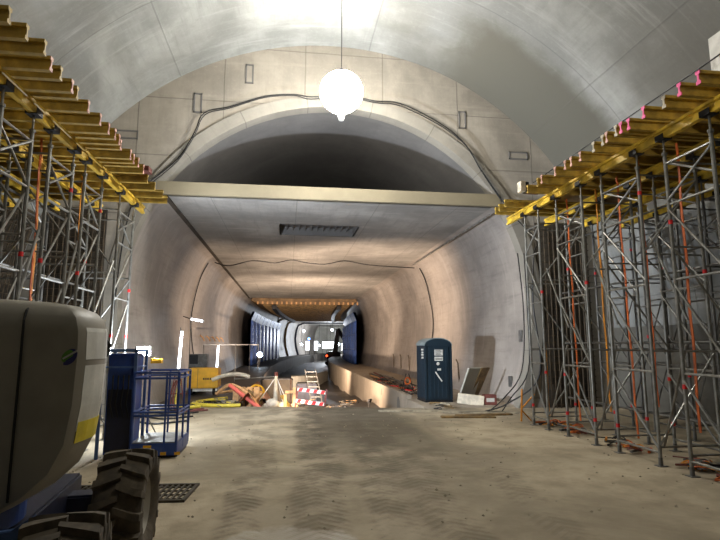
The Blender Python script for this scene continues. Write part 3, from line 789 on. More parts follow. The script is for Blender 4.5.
def wheel(loc, rz, side):
    w = 0.42; ro = 0.50
    o_ = MB()
    pf = [(0.26,-w/2+0.05),(0.33,-w/2),(0.43,-w/2),(0.455,-w/2+0.03),(0.46,-w/4),(0.465,0),(0.46,w/4),(0.455,w/2-0.03),(0.43,w/2),(0.33,w/2),(0.26,w/2-0.05)]
    rot = Matrix.Rotation(PI/2, 4, 'Y')
    o_.lathe(pf, 48, rot)
    holder = thing('wheel', None, None); holder.parent = t; holder.location = rel(loc); holder.rotation_euler = (0, 0, rz)
    o_.build('tyre', M['tyre'], holder, smooth=True)
    # lugs: V bars, staggered halves
    lg_ = MB(); N = 16
    for i in range(N):
        for s_ in (-1, 1):
            a0_ = 2*PI*(i + (0.5 if s_ > 0 else 0))/N
            rows_ = []
            for j in range(5):
                q = j/4; xx = s_*(0.0 + q*(w/2+0.012)) - s_*0.012
                aa = a0_ - (q**1.0)*0.16 if q < 0.8 else a0_ - 0.128 - (q-0.8)*0.05
                hw = 0.062 + 0.016*q
                r1 = ro+0.01 - (0.012 if j == 4 else 0) - (0.03 if j == 4 else 0)*0
                r0 = 0.43
                row = []
                for (da, rr_) in ((-hw, r0), (-hw*0.78, r1), (hw*0.78, r1), (hw, r0)):
                    row.append((xx, rr_*math.sin(aa+da), rr_*math.cos(aa+da)))
                rows_.append(row)
            # shoulder drop
            row = []
            for (da, rr_) in ((-0.06, 0.36), (-0.05, 0.40), (0.05, 0.40), (0.06, 0.36)):
                row.append((s_*(w/2+0.010), rr_*math.sin(a0_-0.138+da), rr_*math.cos(a0_-0.138+da)))
            rows_.append(row)
            o0 = len(lg_.v); lg_.grid(rows_)
            L_ = len(rows_)*4
            lg_.f.append((o0, o0+1, o0+2, o0+3)); lg_.f.append((o0+L_-1, o0+L_-2, o0+L_-3, o0+L_-4))
            for r_ in range(len(rows_)-1): lg_.f.append((o0+r_*4, o0+(r_+1)*4, o0+(r_+1)*4+3, o0+r_*4+3))
    lg_.build('tread', M['tyre'], holder)
    rim = MB().lathe([(0.001, side*0.06), (0.12, side*0.07), (0.13, side*0.10), (0.20, side*0.06), (0.25, side*0.15), (0.275, side*0.17), (0.28, side*0.14), (0.26, side*0.0), (0.001, 0)], 32, rot).build('rim', M['liftgrey'], holder, smooth=True)
    nb = MB()
    for k_ in range(9):
        a = 2*PI*k_/9; nb.tube([(side*0.06, 0.16*math.cos(a), 0.16*math.sin(a)), (side*0.10, 0.16*math.cos(a), 0.16*math.sin(a))], 0.012, 6)
    nb.build('wheel_nuts', M['dsteel'], rim)
wheel((-1.27, 3.42, 0.50), math.radians(10), 1)
wheel((-1.475, 5.42, 0.50), math.radians(3), 1)
wheel((-3.25, 3.22, 0.50), math.radians(8), -1)
wheel((-3.48, 5.22, 0.50), math.radians(4), -1)
# cable loop behind the cover
MB().tube([rel(p) for p in ((-1.6, 4.45, 2.06), (-1.50, 4.5, 2.07), (-1.44, 4.52, 2.0), (-1.46, 4.52, 1.92), (-1.52, 4.5, 1.88))], 0.018, 8).build('hose_loop', M['black'], t, smooth=True)

# grating lying on the floor
t = thing('floor_grating', 'rusty steel grating lying flat behind the far tyre', 'grating', (-2.1, 7.75, 0.0), math.radians(-4))
MB().box(-1.2, 0.85, -0.42, -0.37, 0, 0.03).box(-1.2, 0.85, 0.37, 0.42, 0, 0.03).box(-1.2, -1.15, -0.42, 0.42, 0, 0.03).box(0.8, 0.85, -0.42, 0.42, 0, 0.03).build('frame', M['grating'], t)
m = MB()
for i in range(24): m.box(-1.12+i*0.08, -1.095+i*0.08, -0.37, 0.37, 0, 0.025)
for i in range(4): m.box(-1.15, 0.8, -0.3+i*0.19, -0.28+i*0.19, 0.002, 0.02)
m.build('bars', M['grating'], t)

# ------------------------------------------------------------------ blue platform with basket
BY = 10.2
t = thing('work_platform', 'blue personnel platform with an open railed basket, standing beyond the boom lift', 'work platform', (-2.8, BY, 0))
bo = Vector((-2.8, BY, 0))
def rb(x, y, z): return (x-bo.x, y-bo.y, z)
cb = MB().box(*[a for a in (-3.25-bo.x, -2.78-bo.x)], 0.0, 0.55, 0.03, 1.84).build('cabinet', M['bluepaint'], t, bevel=0.02)
MB().box(-3.20-bo.x, -2.83-bo.x, -0.03, 0.0, 1.45, 1.80).build('control_panel', M['bluepaint'], cb, bevel=0.01)
MB().box(-3.22-bo.x, -2.81-bo.x, -0.012, 0.0, 0.1, 1.2).build('hatch', M['navy'], cb)
m = MB()
for k_ in range(4):
    x = -3.14+0.09*k_
    m.tube([rb(x, BY-0.03, 1.45), rb(x+0.02, BY-0.09, 1.25), rb(x-0.02, BY-0.06, 0.95), rb(x+0.03, BY-0.03, 0.7)], 0.014, 6)
m.build('hoses', M['black'], cb)
fr = MB()
for x, y in ((-3.32, BY-0.10), (-2.74, BY-0.10), (-3.32, BY+0.6), (-2.74, BY+0.6)): fr.bar(rb(x, y, 0.0), rb(x, y, 1.92), 0.05)
for a, b in (((-3.32, BY-0.1), (-2.74, BY-0.1)), ((-3.32, BY+0.6), (-2.74, BY+0.6)), ((-3.32, BY-0.1), (-3.32, BY+0.6)), ((-2.74, BY-0.1), (-2.74, BY+0.6))):
    fr.bar(rb(*a, 1.90), rb(*b, 1.90), 0.05)
    fr.bar(rb(*a, 1.60), rb(*b, 1.60), 0.03) if a[1] < BY else None
fr.build('mast_frame', M['lblue'], t)
# basket
bx0, bx1, by0, by1 = -2.74, -1.96, BY-0.15, BY+0.95
g_ = MB(); rails = MB()
cor = [(bx0, by0), (bx1, by0), (bx1, by1), (bx0, by1)]
for i in range(4):
    x, y = cor[i]; x2, y2 = cor[(i+1) % 4]
    MB().tube([rb(x, y, 0.1), rb(x, y, 1.50)], 0.024, 8).build('rail_post', M['bluepaint'], t, smooth=True)
    for z, nm in ((1.50, 'top_rail'), (1.40, 'top_rail'), (0.80, 'mid_rail'), (0.74, 'mid_rail')):
        MB().tube([rb(x, y, z), rb(x2, y2, z)], 0.02, 8).build(nm, M['bluepaint'], t, smooth=True)
for x, y in (((bx0+bx1)/2+0.18, by0), (bx1, (by0+by1)/2), ((bx0+bx1)/2, by1)):
    MB().tube([rb(x, y, 0.1), rb(x, y, 1.48)], 0.02, 8).build('rail_post', M['bluepaint'], t, smooth=True)
MB().box(bx0-bo.x, bx1-bo.x, by0-BY, by1-BY, 0.24, 0.28).build('deck', M['galv'], t)
k1 = MB().box(bx0-bo.x, bx1-bo.x, by0-BY-0.015, by0-BY+0.02, 0.05, 0.26).box(bx1-bo.x-0.02, bx1-bo.x+0.015, by0-BY, by1-BY, 0.05, 0.26).box(bx0-bo.x, bx1-bo.x, by1-BY-0.02, by1-BY+0.01, 0.05, 0.26).build('toe_board', M['bluepaint'], t)
MB().box(-2.52-bo.x, -2.38-bo.x, by0-BY-0.018, by0-BY-0.0155, 0.16, 0.23).build('label_plate', M['yellow'], k1, label='yellow label plate')
for a in (-2.66, -2.22, -1.98): MB().box(a-bo.x, a+0.10-bo.x, by0-BY-0.018, by0-BY-0.0155, 0.055, 0.11).build('hazard_mark', M['yellow'], k1)
MB().box(-2.66-bo.x, -1.95-bo.x, by0-BY+0.1, by1-BY-0.1, 0.0, 0.24).build('underframe', M['navy'], t)

# floodlight on a stand beyond the platform
FX = (-3.18, 12.2, 1.86)
t = thing('floodlight', 'glaring white floodlight on a thin stand at the left edge of the opening', 'floodlight', (FX[0], FX[1], 0))
MB().tube([(0,0,0.3),(0,0,1.72)], 0.02, 8).build('pole', M['galvd'], t)
for k_ in range(3):
    a = 2*PI*k_/3+0.4; MB().tube([(0,0,0.75),(0.4*math.cos(a),0.4*math.sin(a),0.012)], 0.014, 6).build('leg', M['galvd'], t)
hd = MB().box(-0.16, 0.16, -0.05, 0.05, -0.11, 0.11, Matrix.Translation((0,0,1.86)) @ Matrix.Rotation(math.radians(25), 4, 'Z')).build('housing', M['dsteel'], t, bevel=0.01)
MB().box(-0.14, 0.14, -0.058, -0.051, -0.09, 0.09, Matrix.Translation((0,0,1.86)) @ Matrix.Rotation(math.radians(25), 4, 'Z')).build('lamp_glass', M['flood'], t)
MB().box(0.20, 0.42, -0.1, 0.1, 1.6, 1.7).build('reflector_tray', M['yellow'], hd)

# ------------------------------------------------------------------ left ledge: plant and lamps
t = thing('compressor', 'yellow box-shaped compressor standing on the left ledge inside the tunnel', 'compressor', (-3.38, 22.0, -0.01))
bd = MB().box(-0.60, 0.60, 0.0, 1.0, 0.28, 1.08).build('housing', M['yellow'], t, bevel=0.04)
MB().box(-0.2, -0.185, -0.012, 0.0, 0.30, 1.06).build('door_seam', M['timberd'], bd)
m = MB()
for i, w_ in enumerate((0.05, 0.04, 0.05, 0.035, 0.05, 0.045)): m.box(0.02+i*0.065, 0.02+i*0.065+w_, -0.014, -0.002, 0.62, 0.70)
m.build('lettering', M['dsteel'], bd)
for x in (-0.45, 0.45):
    for y in (0.15, 0.85): MB().lathe([(0.001,-0.06),(0.12,-0.06),(0.15,-0.04),(0.15,0.04),(0.12,0.06),(0.001,0.06)], 16, Matrix.Translation((x, y, 0.16)) @ Matrix.Rotation(PI/2, 4, 'Y')).build('wheel', M['black'], t)
MB().box(-0.55, 0.55, 0.1, 0.9, 0.16, 0.28).build('undercarriage', M['white'], t)
t = thing('control_cabinet', 'grey metal cabinet standing behind the yellow compressor', 'cabinet', (-3.85, 23.6, -0.01))
MB().box(-0.38, 0.38, 0, 0.5, 0.0, 1.62).build('body', M['galvd'], t, bevel=0.02)
MB().box(-0.35, 0.0, -0.02, 0.0, 1.2, 1.58).build('door', M['dsteel'], t); MB().box(0.02, 0.35, -0.02, 0.0, 1.2, 1.58).build('door', M['galvd'], t)

def glow_tube(p0, p1, label, stand=True):
    base = (p0[0], p0[1], 0)
    t_ = thing('glow_tube', label, 'tube lamp', p0)
    q = Vector(p1)-Vector(p0)
    MB().tube([(0,0,0), tuple(q)], 0.045, 10).build('tube', M['tube'], t_, smooth=True)
    d = q.normalized()*0.06
    MB().tube([tuple(-d), (0,0,0)], 0.055, 10).build('end_cap', M['white'], t_); MB().tube([tuple(q), tuple(q+d)], 0.055, 10).build('end_cap', M['white'], t_)
    return t_
tl = glow_tube((-3.98, 20.2, 1.15), (-3.90, 20.1, 2.5), 'upright glowing tube imitating a reflection on the left lining nearest the tunnel opening')  # glow stands in for the reflection along the wall edge
MB().tube([(0.0, 0.05, -1.15), (0.0, 0.05, 1.5)], 0.02, 6).build('stand', M['galv'], tl)  # stand added for the tube imitating the reflection
tl = glow_tube((-3.66, 28.3, 0.5), (-3.62, 28.3, 1.95), 'upright glowing tube imitating a reflection further inside, right of the compressor')  # second upright reflection, also imitated by a glowing tube
MB().tube([(0.0, 0.06, -0.5), (0.0, 0.06, 1.5)], 0.02, 6).build('stand', M['galv'], tl)  # stand added for the second imitated reflection
tl = glow_tube((-4.28, 24.0, 3.14), (-3.78, 24.0, 3.05), 'short level tube lamp high above the cabinet on the left lining')
MB().tube([(-0.35, 0.0, 0.12), (0, 0, 0.0)], 0.02, 6).build('bracket', M['dsteel'], tl)
MB().tube([(-0.02, 0.03, -3.14), (-0.02, 0.03, 0.12)], 0.018, 6).build('stand', M['galv'], tl)
t = thing('handrail', 'thin white handrail along the left ledge', 'handrail', (-3.2, 30, 0))
rp = [(-4.4, 28.6), (-2.75, 28.6), (-2.4, 34.0), (-2.3, 42.0)]
MB().tube([(x+3.2, y-30, 2.02) for x, y in rp], 0.03, 8).build('rail', M['whitetube'], t)
for x, y in rp: MB().tube([(x+3.2, y-30, -0.01), (x+3.2, y-30, 2.02)], 0.02, 8).build('post', M['galvd'], t)
# formwork anchors in a row on the left lining
for i in range(5):
    y = 31+i*2.3; z = 2.55; x = TCX-thalf(z)+0.03
    m = MB().tube([(0, 0, 0), (0.10, 0.25, -0.12), (0.14, 0.55, -0.30)], 0.035, 6)
    o = m.build('anchor_bar', M['peach'], label='pale bent anchor bar on the left lining, %s from the tunnel opening' % words[i], cat='anchor bar', group='anchor bars on the left lining'); o.location = (x, y, z)

# hoses on the floor by the compressor
cable([(-2.2, 20.2, 0.06), (-2.9, 19.3, 0.06), (-3.1, 18.4, 0.06), (-2.6, 17.9, 0.06), (-2.0, 17.7, 0.06), (-1.5, 17.75, 0.06)], 0.06, 'hose', M['yhose'], 'thick pale yellow hose curving over the floor in front of the compressor', 'hose', n_=10)
cable([(-3.9, 20.5, 0.9), (-3.75, 19.0, 0.35), (-3.55, 18.0, 0.07), (-3.2, 17.4, 0.06), (-2.75, 17.6, 0.06)], 0.05, 'hose', M['yhose'], 'yellow hose coming down beside the blue basket', 'hose', n_=10)
for i, (x, y, z) in enumerate(((-3.3, 17.0, 1.0), (-3.45, 17.3, 0.9))):
    cable([(x, y, z), (x-0.15, y, z*0.6), (x-0.1, y-0.1, 0.1), (x+0.3, y-0.3, 0.03), (x+0.9, y-0.1, 0.03)], 0.025, 'hose', M['redbrown'], ('front', 'rear')[i]+' dull red hose draped behind the basket', 'hose')
t = thing('hose_rack', 'low steel rack holding red hoses behind the basket', 'rack', (-3.4, 17.2, 0))
for x in (-0.25, 0.25): MB().tube([(x, 0, 0.01), (x*0.3, 0, 1.1)], 0.02, 6).build('leg', M['redbrown'], t)
MB().tube([(-0.3, 0, 0.5), (0.3, 0, 0.5)], 0.02, 6).build('crossbar', M['redbrown'], t)
for i, (x, y) in enumerate(((-2.9, 18.6), (-2.2, 18.9), (-1.9, 18.3))):
    heap(x, y, 18, 'tangle of cables and scrap on the left ledge, %s from the left' % words[i], ['dsteel','yhose','plank','galvd'], 0.55, 0.0)
for i in range(4):
    y = 17.0 - i*0.9
    cable([(-4.6+0.2*i, y, 0.03), (-3.9, y+0.35, 0.03), (-3.3, y-0.15, 0.03), (-2.6, y+0.3, 0.03)], 0.025, 'cable', M['cable'], 'black cable lying on the floor left of the opening, %s from the tunnel' % words[i], group='cables on the left floor')

# ------------------------------------------------------------------ the pit
t = thing('clay_bank', 'dug clay bank at the left side of the pit', 'earth bank', (-1.3, 20.2, -0.9))
rows = []
for i in range(10):
    y = -2.0+i*0.8; rows.append([(-0.3, y, 1.0+0.15*math.sin(i)), (0.0, y, 1.15+R.uniform(-.15,.2)), (0.25, y, 0.9+R.uniform(-.15,.15)), (0.5, y, 0.4+R.uniform(-.15,.15)), (0.8, y, -0.2)])
MB().grid(rows).build('soil', M['clay'], t, smooth=True)
for i in range(4):
    x = -1.78+i*0.24
    MB().box(-0.10, 0.10, -0.02, 0.02, 0, 0.85, Matrix.Rotation(math.radians(-7+4*i), 4, 'X')).build('shuttering_board', M['peach'], label='pale shuttering board standing at the left pit edge, %s from the left' % words[i], cat='board', group='shuttering boards at the pit edge').location = (x, 19.0, -0.30)
cable([(-2.45, 19.2, 0.30), (-2.0, 19.0, 0.62), (-1.5, 18.8, 0.45), (-1.1, 18.6, 0.10), (-0.85, 18.4, -0.4)], 0.06, 'hose', M['peach'], 'pale hose arching over the left pit edge', 'hose', n_=8)
cable([(-2.7, 19.8, 0.75), (-2.2, 19.7, 0.92), (-1.7, 19.6, 0.95), (-1.35, 19.6, 0.85)], 0.07, 'hose', M['offwhite'], 'whitish hose resting on the clay bank', 'hose', n_=8)
o = MB().tube([(-1.98, 18.9, 0.62), (-0.72, 18.1, -0.22)], 0.07, 10).build('plastic_pipe', M['pinkpipe'], label='straight salmon pink pipe sloping down into the pit', cat='pipe', smooth=True)
o = MB().tube([(-2.6, 20.0, 0.25), (-1.3, 19.9, 0.42)], 0.05, 8).build('plastic_pipe', M['peach'], label='short pale pipe lying on the left pit edge', cat='pipe', smooth=True)
for i, (a, b, mt, lab) in enumerate((((-1.5,18.5,-0.3),(-0.9,18.9,0.35),'peach','pale plank'),((-0.95,18.4,-0.45),(-1.3,19.0,0.45),'timberd','brown plank'),((0.45,18.9,-0.6),(-0.2,19.4,0.2),'timber','yellow plank'),((-0.1,18.5,-0.5),(-0.75,18.6,-0.12),'peach','short pale plank'),((0.5,20.5,-0.7),(1.6,21.2,-0.35),'timberd','long brown plank'),((-0.9,22.5,-0.7),(1.2,23.0,-0.3),'rust','rusty plank'))):
    MB().bar(a, b, 0.14, 0.04).build('plank', M[mt], label='%s propped in the lit jumble at the pit edge' % lab, cat='plank', group='planks in the pit')
for i, (x, y, z) in enumerate(((0.9, 20.5, -0.72), (2.2, 23.5, -0.85), (0.4, 24.5, -0.88), (3.2, 27.0, -1.0), (-0.6, 18.4, -0.5))):
    heap(x, y, 26, 'jumble of bars and hoses in the pit, %s from the lip' % ('second','third','fourth','furthest','nearest')[i], ['dsteel','rust','plank','peach','galvd'], 0.9, z)
t = thing('cable_drum', 'small yellow spoked cable drum in the pit', 'cable drum', (-1.15, 20.6, 0.22), math.radians(10))
for y in (-0.12, 0.12):
    m = MB(); m.tube([(0.27*math.cos(a), y, 0.27*math.sin(a)) for a in [2*PI*i/24 for i in range(24)]], 0.03, 6, closed=True)
    for k_ in range(5):
        a = 2*PI*k_/5; m.tube([(0, y, 0), (0.27*math.cos(a), y, 0.27*math.sin(a))], 0.022, 6)
    m.build('flange', M['yellow'], t, smooth=True)
MB().tube([(0,-0.12,0),(0,0.12,0)], 0.1, 12).build('core', M['yellow'], t)
MB().box(-0.2,0.2,-0.2,0.2,-1.0,-0.27).build('stand', M['timberd'], t)
t = thing('stayed_post', 'thick post with three wire stays rising from the white sacks', 'post', (-0.42, 20.0, -0.62))
MB().tube([(0,0,0),(0,0,1.48)], [0.10,0.06], 10).build('post', M['offwhite'], t)
MB().tube([(0,0,1.48),(0,0,1.62)], 0.07, 10).build('cap', M['redbrown'], t)
for dx, dy, z in ((-0.62,-0.2,0.55),(0.42,-0.2,0.55),(0.3,0.4,0.4)): MB().tube([(0,0,1.45),(dx,dy,z)], 0.016, 6).build('stay', M['whitetube'], t)
MB().tube([(-0.5, 20.0, 0.83), (-2.0, 20.6, 0.72)], 0.025, 8).build('scaffold_tube', M['galv'], label='pale level tube running left from the stayed post', cat='scaffold tube', smooth=True)
def sack(loc, sc, lab, rz):
    bm_ = MB(); n1_, n2_ = 14, 9; rw = []
    for j in range(n2_):
        ph = -PI/2 + PI*j/(n2_-1); rw.append([(sc[0]*math.copysign(abs(math.cos(ph))**0.6, math.cos(ph))*math.cos(2*PI*i/n1_)*(1+0.08*math.sin(5*i+j)), sc[1]*abs(math.cos(ph))**0.6*math.sin(2*PI*i/n1_), sc[2]*math.sin(ph)*(1+0.1*math.sin(3*i))) for i in range(n1_+1)])
    o_ = bm_.grid(rw).build('sack', M['offwhite'], label=lab, cat='sack', group='white sacks in the pit', smooth=True)
    o_.location = loc; o_.rotation_euler = (0, 0, rz)
for i, (x, y, z, w_) in enumerate(((-0.75,18.9,-0.35,'front left'),(-0.40,18.7,-0.36,'front middle'),(-0.08,18.75,-0.34,'front right'),(-0.62,19.3,-0.18,'rear left'),(-0.28,19.2,-0.14,'rear right'),(-0.5,19.0,-0.02,'topmost'))):
    sack((x, y, z), (0.24, 0.17, 0.14), 'white sack in the lit heap in the pit, %s' % w_, R.uniform(-.6,.6))
# timber gate beside the barrier
t = thing('trestle', 'upright pale timber frame left of the striped barrier', 'trestle', (0.0, 18.2, -0.55))
for x in (-0.06, 0.24): MB().box(x-0.05, x+0.05, -0.04, 0.04, 0, 1.12 if x > 0 else 0.9).build('post', M['peach'], t)
for z in (0.45, 0.98): MB().box(-0.06, 0.24, -0.05, 0.03, z-0.05, z+0.04).build('crossbar', M['peach'], t)
MB().tube([(0.12, 0.06, 0.0), (0.12, 0.06, 1.42)], 0.025, 6).build('pole', M['clay'], t)
# red and white barrier
t = thing('site_barrier', 'red and white striped barrier at the pit edge', 'barrier', (0.22, 18.0, -0.5))
def striped(z0, z1):
    bd_ = MB().box(0, 0.95, -0.015, 0.015, z0, z1).build('board', M['white'], t)
    for k_ in range(4):
        a = 0.03+k_*0.25
        MB().prism([(a, z0+0.002), (a+0.12, z0+0.002), (a+0.16, z1-0.002), (a+0.04, z1-0.002)], -0.019, -0.0155, 'y').build('red_stripe', M['red'], bd_)
striped(0.62+0.36, 0.62+0.48); striped(0.60, 0.72)
for x in (0.0, 0.97): MB().box(x-0.03, x+0.03, 0.016, 0.06, 0, 1.14).build('post', M['redbrown'], t)
t.rotation_euler = (0.0, math.radians(7), math.radians(-8))
# dark machinery and material down in the pit
def block(nm, lab, cat, x0, x1, y0, y1, z0, z1, mat, bev=0.03):
    t_ = thing(nm, lab, cat, ((x0+x1)/2, (y0+y1)/2, z0)); w_, d_, h_ = (x1-x0)/2, (y1-y0)/2, z1-z0
    b_ = MB().box(-w_, w_, -d_, d_, 0.0, h_).build('body', M[mat], t_, bevel=bev)
    MB().box(-w_*0.9, w_*0.9, -d_*0.9, d_*0.9, h_, h_+0.05).build('lid', M['dsteel'], t_)
    return t_
block('material_box', 'dark brown material box deep in the pit on the left', 'box', -1.3, 0.3, 28, 29.5, -1.05, 0.2, 'membrane')
block('material_box', 'dark box behind the barrier in the pit', 'box', 0.5, 1.6, 29, 30, -1.1, -0.1, 'navy')
block('material_box', 'low rusty box furthest down the pit on the left', 'box', -1.3, -0.2, 33, 34.5, -1.3, -0.2, 'redbrown')
t = thing('stair_ladder', 'steep pale ladder stair standing in the middle of the pit', 'ladder', (1.55, 27.6, -1.05), math.radians(0))
for x in (-0.28, 0.28): MB().bar((x, 0, 0), (x-0.35, 0.9, 1.75), 0.05, 0.03).build('side_rail', M['galvd'], t)
for k_ in range(7):
    q = (k_+0.5)/7; MB().bar((-0.28-0.35*q, 0.9*q, 1.75*q), (0.28-0.35*q, 0.9*q, 1.75*q), 0.04).build('rung', M['galvd'], t)
# concrete kerb across the pit further in
cp = []
rows = []
for i in range(14):
    a = i/13; x = 0.3+3.6*a; y = 44.0 + 9*a*a; z = -0.5
    rows.append([(bend(x,y), y-0.3, -1.7), (bend(x,y), y-0.3, -0.55), (bend(x,y), y+0.3, -0.5), (bend(x,y), y+0.3, -1.7)])
t = thing('concrete_kerb', 'pale curved concrete kerb crossing the tunnel floor further in', 'kerb', (0,0,0)); t.location = (0,0,0)
MB().grid(rows).build('kerb_body', M['panelc'], t)

# ------------------------------------------------------------------ right ledge clutter
for i in range(9):
    y0 = 20.0+R.uniform(0, 4)+i*0.8; x = 4.7+R.uniform(0, 1.2); L_ = R.uniform(4, 9); mt = ['dsteel','rust','galvd','peach','cable','rust','plybrown','galv','redbrown'][i]
    dsc = ['dark steel','rusty','grey','pale','black','thick rusty','brown','bright grey','dull red'][i]
    MB().tube([(x, y0, 0.12+0.05*(i % 3)), (x+R.uniform(-.4,.4), y0+L_, 0.16+0.05*(i % 3))], R.uniform(0.03, 0.07), 7).build('pipe', M[mt], label='%s pipe lying lengthwise on the right ledge beyond the toilet' % dsc, cat='pipe', group='pipes on the right ledge', smooth=True)
for i, (x, y) in enumerate(((5.0, 20.5), (5.2, 22.5), (5.0, 25), (5.2, 28))):
    heap(x, y, 22, 'tangle of straps and steel on the right ledge, %s beyond the toilet' % words[i], ['rust','dsteel','rust','red','cable','plank','orange','dsteel'], 1.0, 0.08)
t = thing('cable_reel', 'orange and black cable reel on a frame beside the toilet on the ledge', 'cable reel', (5.0, 21.8, 0.06), 0.3)
MB().tube([(0.13*math.cos(a), 0, 0.45+0.13*math.sin(a)) for a in [2*PI*i/20 for i in range(20)]], 0.03, 7, closed=True).build('coil', M['orange'], t)
for x in (-0.3, 0.3): MB().tube([(x, 0, 0), (x*0.2, 0, 0.75)], 0.02, 6).build('leg', M['dsteel'], t)
for i in range(7):
    y = 22.5+i*2.4; z = 1.25
    q = [(TCX+thalf(1.0)-0.08, 0, 0.06), (TCX+thalf(1.0)-0.10, 0.1, 0.7), (TCX+thalf(1.0)-0.04, 0.35, 1.2), (TCX+thalf(1.0)-0.05, 0.55, 1.35)]
    q = [(a, y+b, c) for a, b, c in q]
    q = [(a-0.06, b, c) for a, b, c in q]
    MB().tube(q, 0.03, 6).build('starter_bar', M['rust'], label='bent starter bar against the right lining, %s beyond the toilet' % words[i], cat='rebar', group='starter bars along the right lining')
# cast shadow painted as an arched patch on the kerb face and red spray marks
t = thing('kerb_shadow', 'arched cast shadow painted as a grey patch on the kerb left of the toilet', 'painted shadow', (RX-0.03, 20.3, -0.55))
MB().prism([(-0.24,-0.2),(0.24,-0.2),(0.24,0.25),(0.2,0.42),(0.1,0.54),(0,0.57),(-0.1,0.54),(-0.2,0.42),(-0.24,0.25)], -0.012, 0.0, 'x').build('panel', M['ring'], t)  # flat patch painting the cast shadow
MB().box(-0.006, 0.0, -0.03, 0.03, -0.15, 0.12).build('spray_mark', M['red'], label='upright red paint mark on the kerb face', cat='paint mark').location = (RX-0.03, 24.0, -0.1)

# ------------------------------------------------------------------ portable toilet
t = thing('portable_toilet', 'dark teal portable toilet with a grey arched roof by the right wall', 'portable toilet', (5.16, 18.25, 0.0), math.radians(2))
W2, D2 = 0.49, 0.52
body = MB().box(-W2+0.03, W2-0.03, -D2+0.03, D2-0.03, 0.14, 1.98).build('cabin', M['wcblue'], t)
MB().box(-W2, W2, -D2, D2, 0.0, 0.14).build('skid_base', M['dsteel'], t, bevel=0.02)
for x in (-W2, W2-0.07):
    for y in (-D2, D2-0.07): MB().box(x, x+0.07, y, y+0.07, 0.14, 2.0).build('corner_post', M['wcblue'], body, bevel=0.012)
# ribs on the sides
m = MB()
for k_ in range(6):
    y = -0.38+k_*0.14
    m.box(-W2+0.01, -W2+0.035, y, y+0.06, 0.2, 1.9)
m.build('side_ribs', M['wcblue'], body)
m = MB()
for k_ in range(6): m.box(W2-0.035, W2-0.01, -0.38+k_*0.14, -0.32+k_*0.14, 0.2, 1.9)
m.build('side_ribs', M['wcblue'], body)
arch = [(-W2, 1.96), (W2, 1.96)] + [(W2*math.cos(a), 1.98+0.24*math.sin(a)) for a in [PI*i/14 for i in range(15)]]
MB().prism(arch, -D2, -D2+0.06, 'y').build('arch_front', M['wcblue'], t)
MB().prism(arch, D2-0.06, D2, 'y').build('arch_back', M['wcblue'], t)
roof = [((W2+0.015)*math.cos(a), 1.985+0.265*math.sin(a)) for a in [PI*i/16 for i in range(17)]] + [((W2-0.01)*math.cos(a), 1.975+0.24*math.sin(a)) for a in [PI*(16-i)/16 for i in range(17)]]
MB().prism(roof, -D2-0.0, D2+0.02, 'y').build('roof', M['wcroof'], t, smooth=True)
dr = MB().box(-0.37, 0.37, -D2-0.005, -D2+0.03, 0.16, 1.93).build('door', M['wcblue'], t, bevel=0.01)
m = MB()
for k_ in range(5): m.box(-0.31+k_*0.14, -0.26+k_*0.14, -D2-0.018, -D2-0.004, 0.22, 1.05 if k_ in (1,2,3) else 1.85)
m.build('door_ribs', M['wcblue'], dr)
l1 = MB().box(-0.15, 0.15, -D2-0.012, -D2-0.006, 1.64, 1.84).build('notice', M['sticker'], dr, label='white notice sheet')
m = MB()
for k_ in range(4): m.box(-0.12, 0.10-0.03*(k_ % 2), -D2-0.0145, -D2-0.0125, 1.665+k_*0.045, 1.685+k_*0.045)
m.build('notice_print', M['galvd'], l1)
l2 = MB().box(-0.15, 0.15, -D2-0.012, -D2-0.006, 1.46, 1.60).build('notice', M['sticker'], dr)
MB().box(-0.12, 0.12, -D2-0.0145, -D2-0.0125, 1.50, 1.54).build('notice_print', M['galvd'], l2)
MB().lathe([(0.001,0),(0.055,0),(0.055,0.006),(0.001,0.006)], 20, Matrix.Translation((-0.03,-D2-0.012,1.36)) @ Matrix.Rotation(PI/2, 4, 'X')).build('round_sticker', M['sticker'], dr)
MB().box(-0.05, 0.07, -D2-0.03, -D2-0.006, 1.13, 1.20).build('latch', M['sticker'], dr, label='pale latch')
MB().bar((-0.13, -D2-0.022, 1.08), (0.10, -D2-0.022, 0.76), 0.04, 0.02, up=(0,1,0)).build('pull_bar', M['sticker'], dr, label='pale slanting pull bar')
m = MB()
for k_, z in enumerate((1.84, 1.74, 1.66, 1.56)): m.box(-W2-0.004, -W2+0.012, -0.30, -0.08-0.04*(k_ % 2), z-0.03, z+0.03)
m.build('side_lettering', M['sticker'], body)

# leaning slabs, block, box and planks to its right
def leaning(nm, lab, cat, loc, size, rx, rz, mat, bev=0.01):
    o_ = MB().box(-size[0]/2, size[0]/2, 0, size[1], 0, size[2]).build(nm, M[mat], label=lab, cat=cat, bevel=bev)
    o_.location = loc; o_.rotation_euler = (rx, 0, rz); return o_
Rt = math.radians
def slab_lean(lab, x, y, w_, h_, th, lean_deg, yaw, mat, nm='concrete_slab', cat='slab'):
    # slab standing on its edge, leaning towards +x (the lining)
    o_ = MB().box(0, th, -w_/2, w_/2, 0, h_).build(nm, M[mat], label=lab, cat=cat, bevel=0.008)
    o_.location = (x, y, 0.07); o_.rotation_euler = (0, Rt(lean_deg), Rt(yaw)); return o_
slab_lean('large pale concrete slab leaning on the right lining beside the toilet', 6.05, 17.75, 0.72, 1.3, 0.07, 25, -62, 'panelc')
slab_lean('dark thin board leaning behind the large pale slab', 6.38, 17.95, 0.5, 1.32, 0.04, 28, -55, 'timberd', 'board', 'board')
o = MB().box(-0.43, 0.43, -0.12, 0.12, 0, 0.32).build('timber_block', M['offwhite'], label='pale squared block lying in front of the leaning slab', cat='block', bevel=0.015)
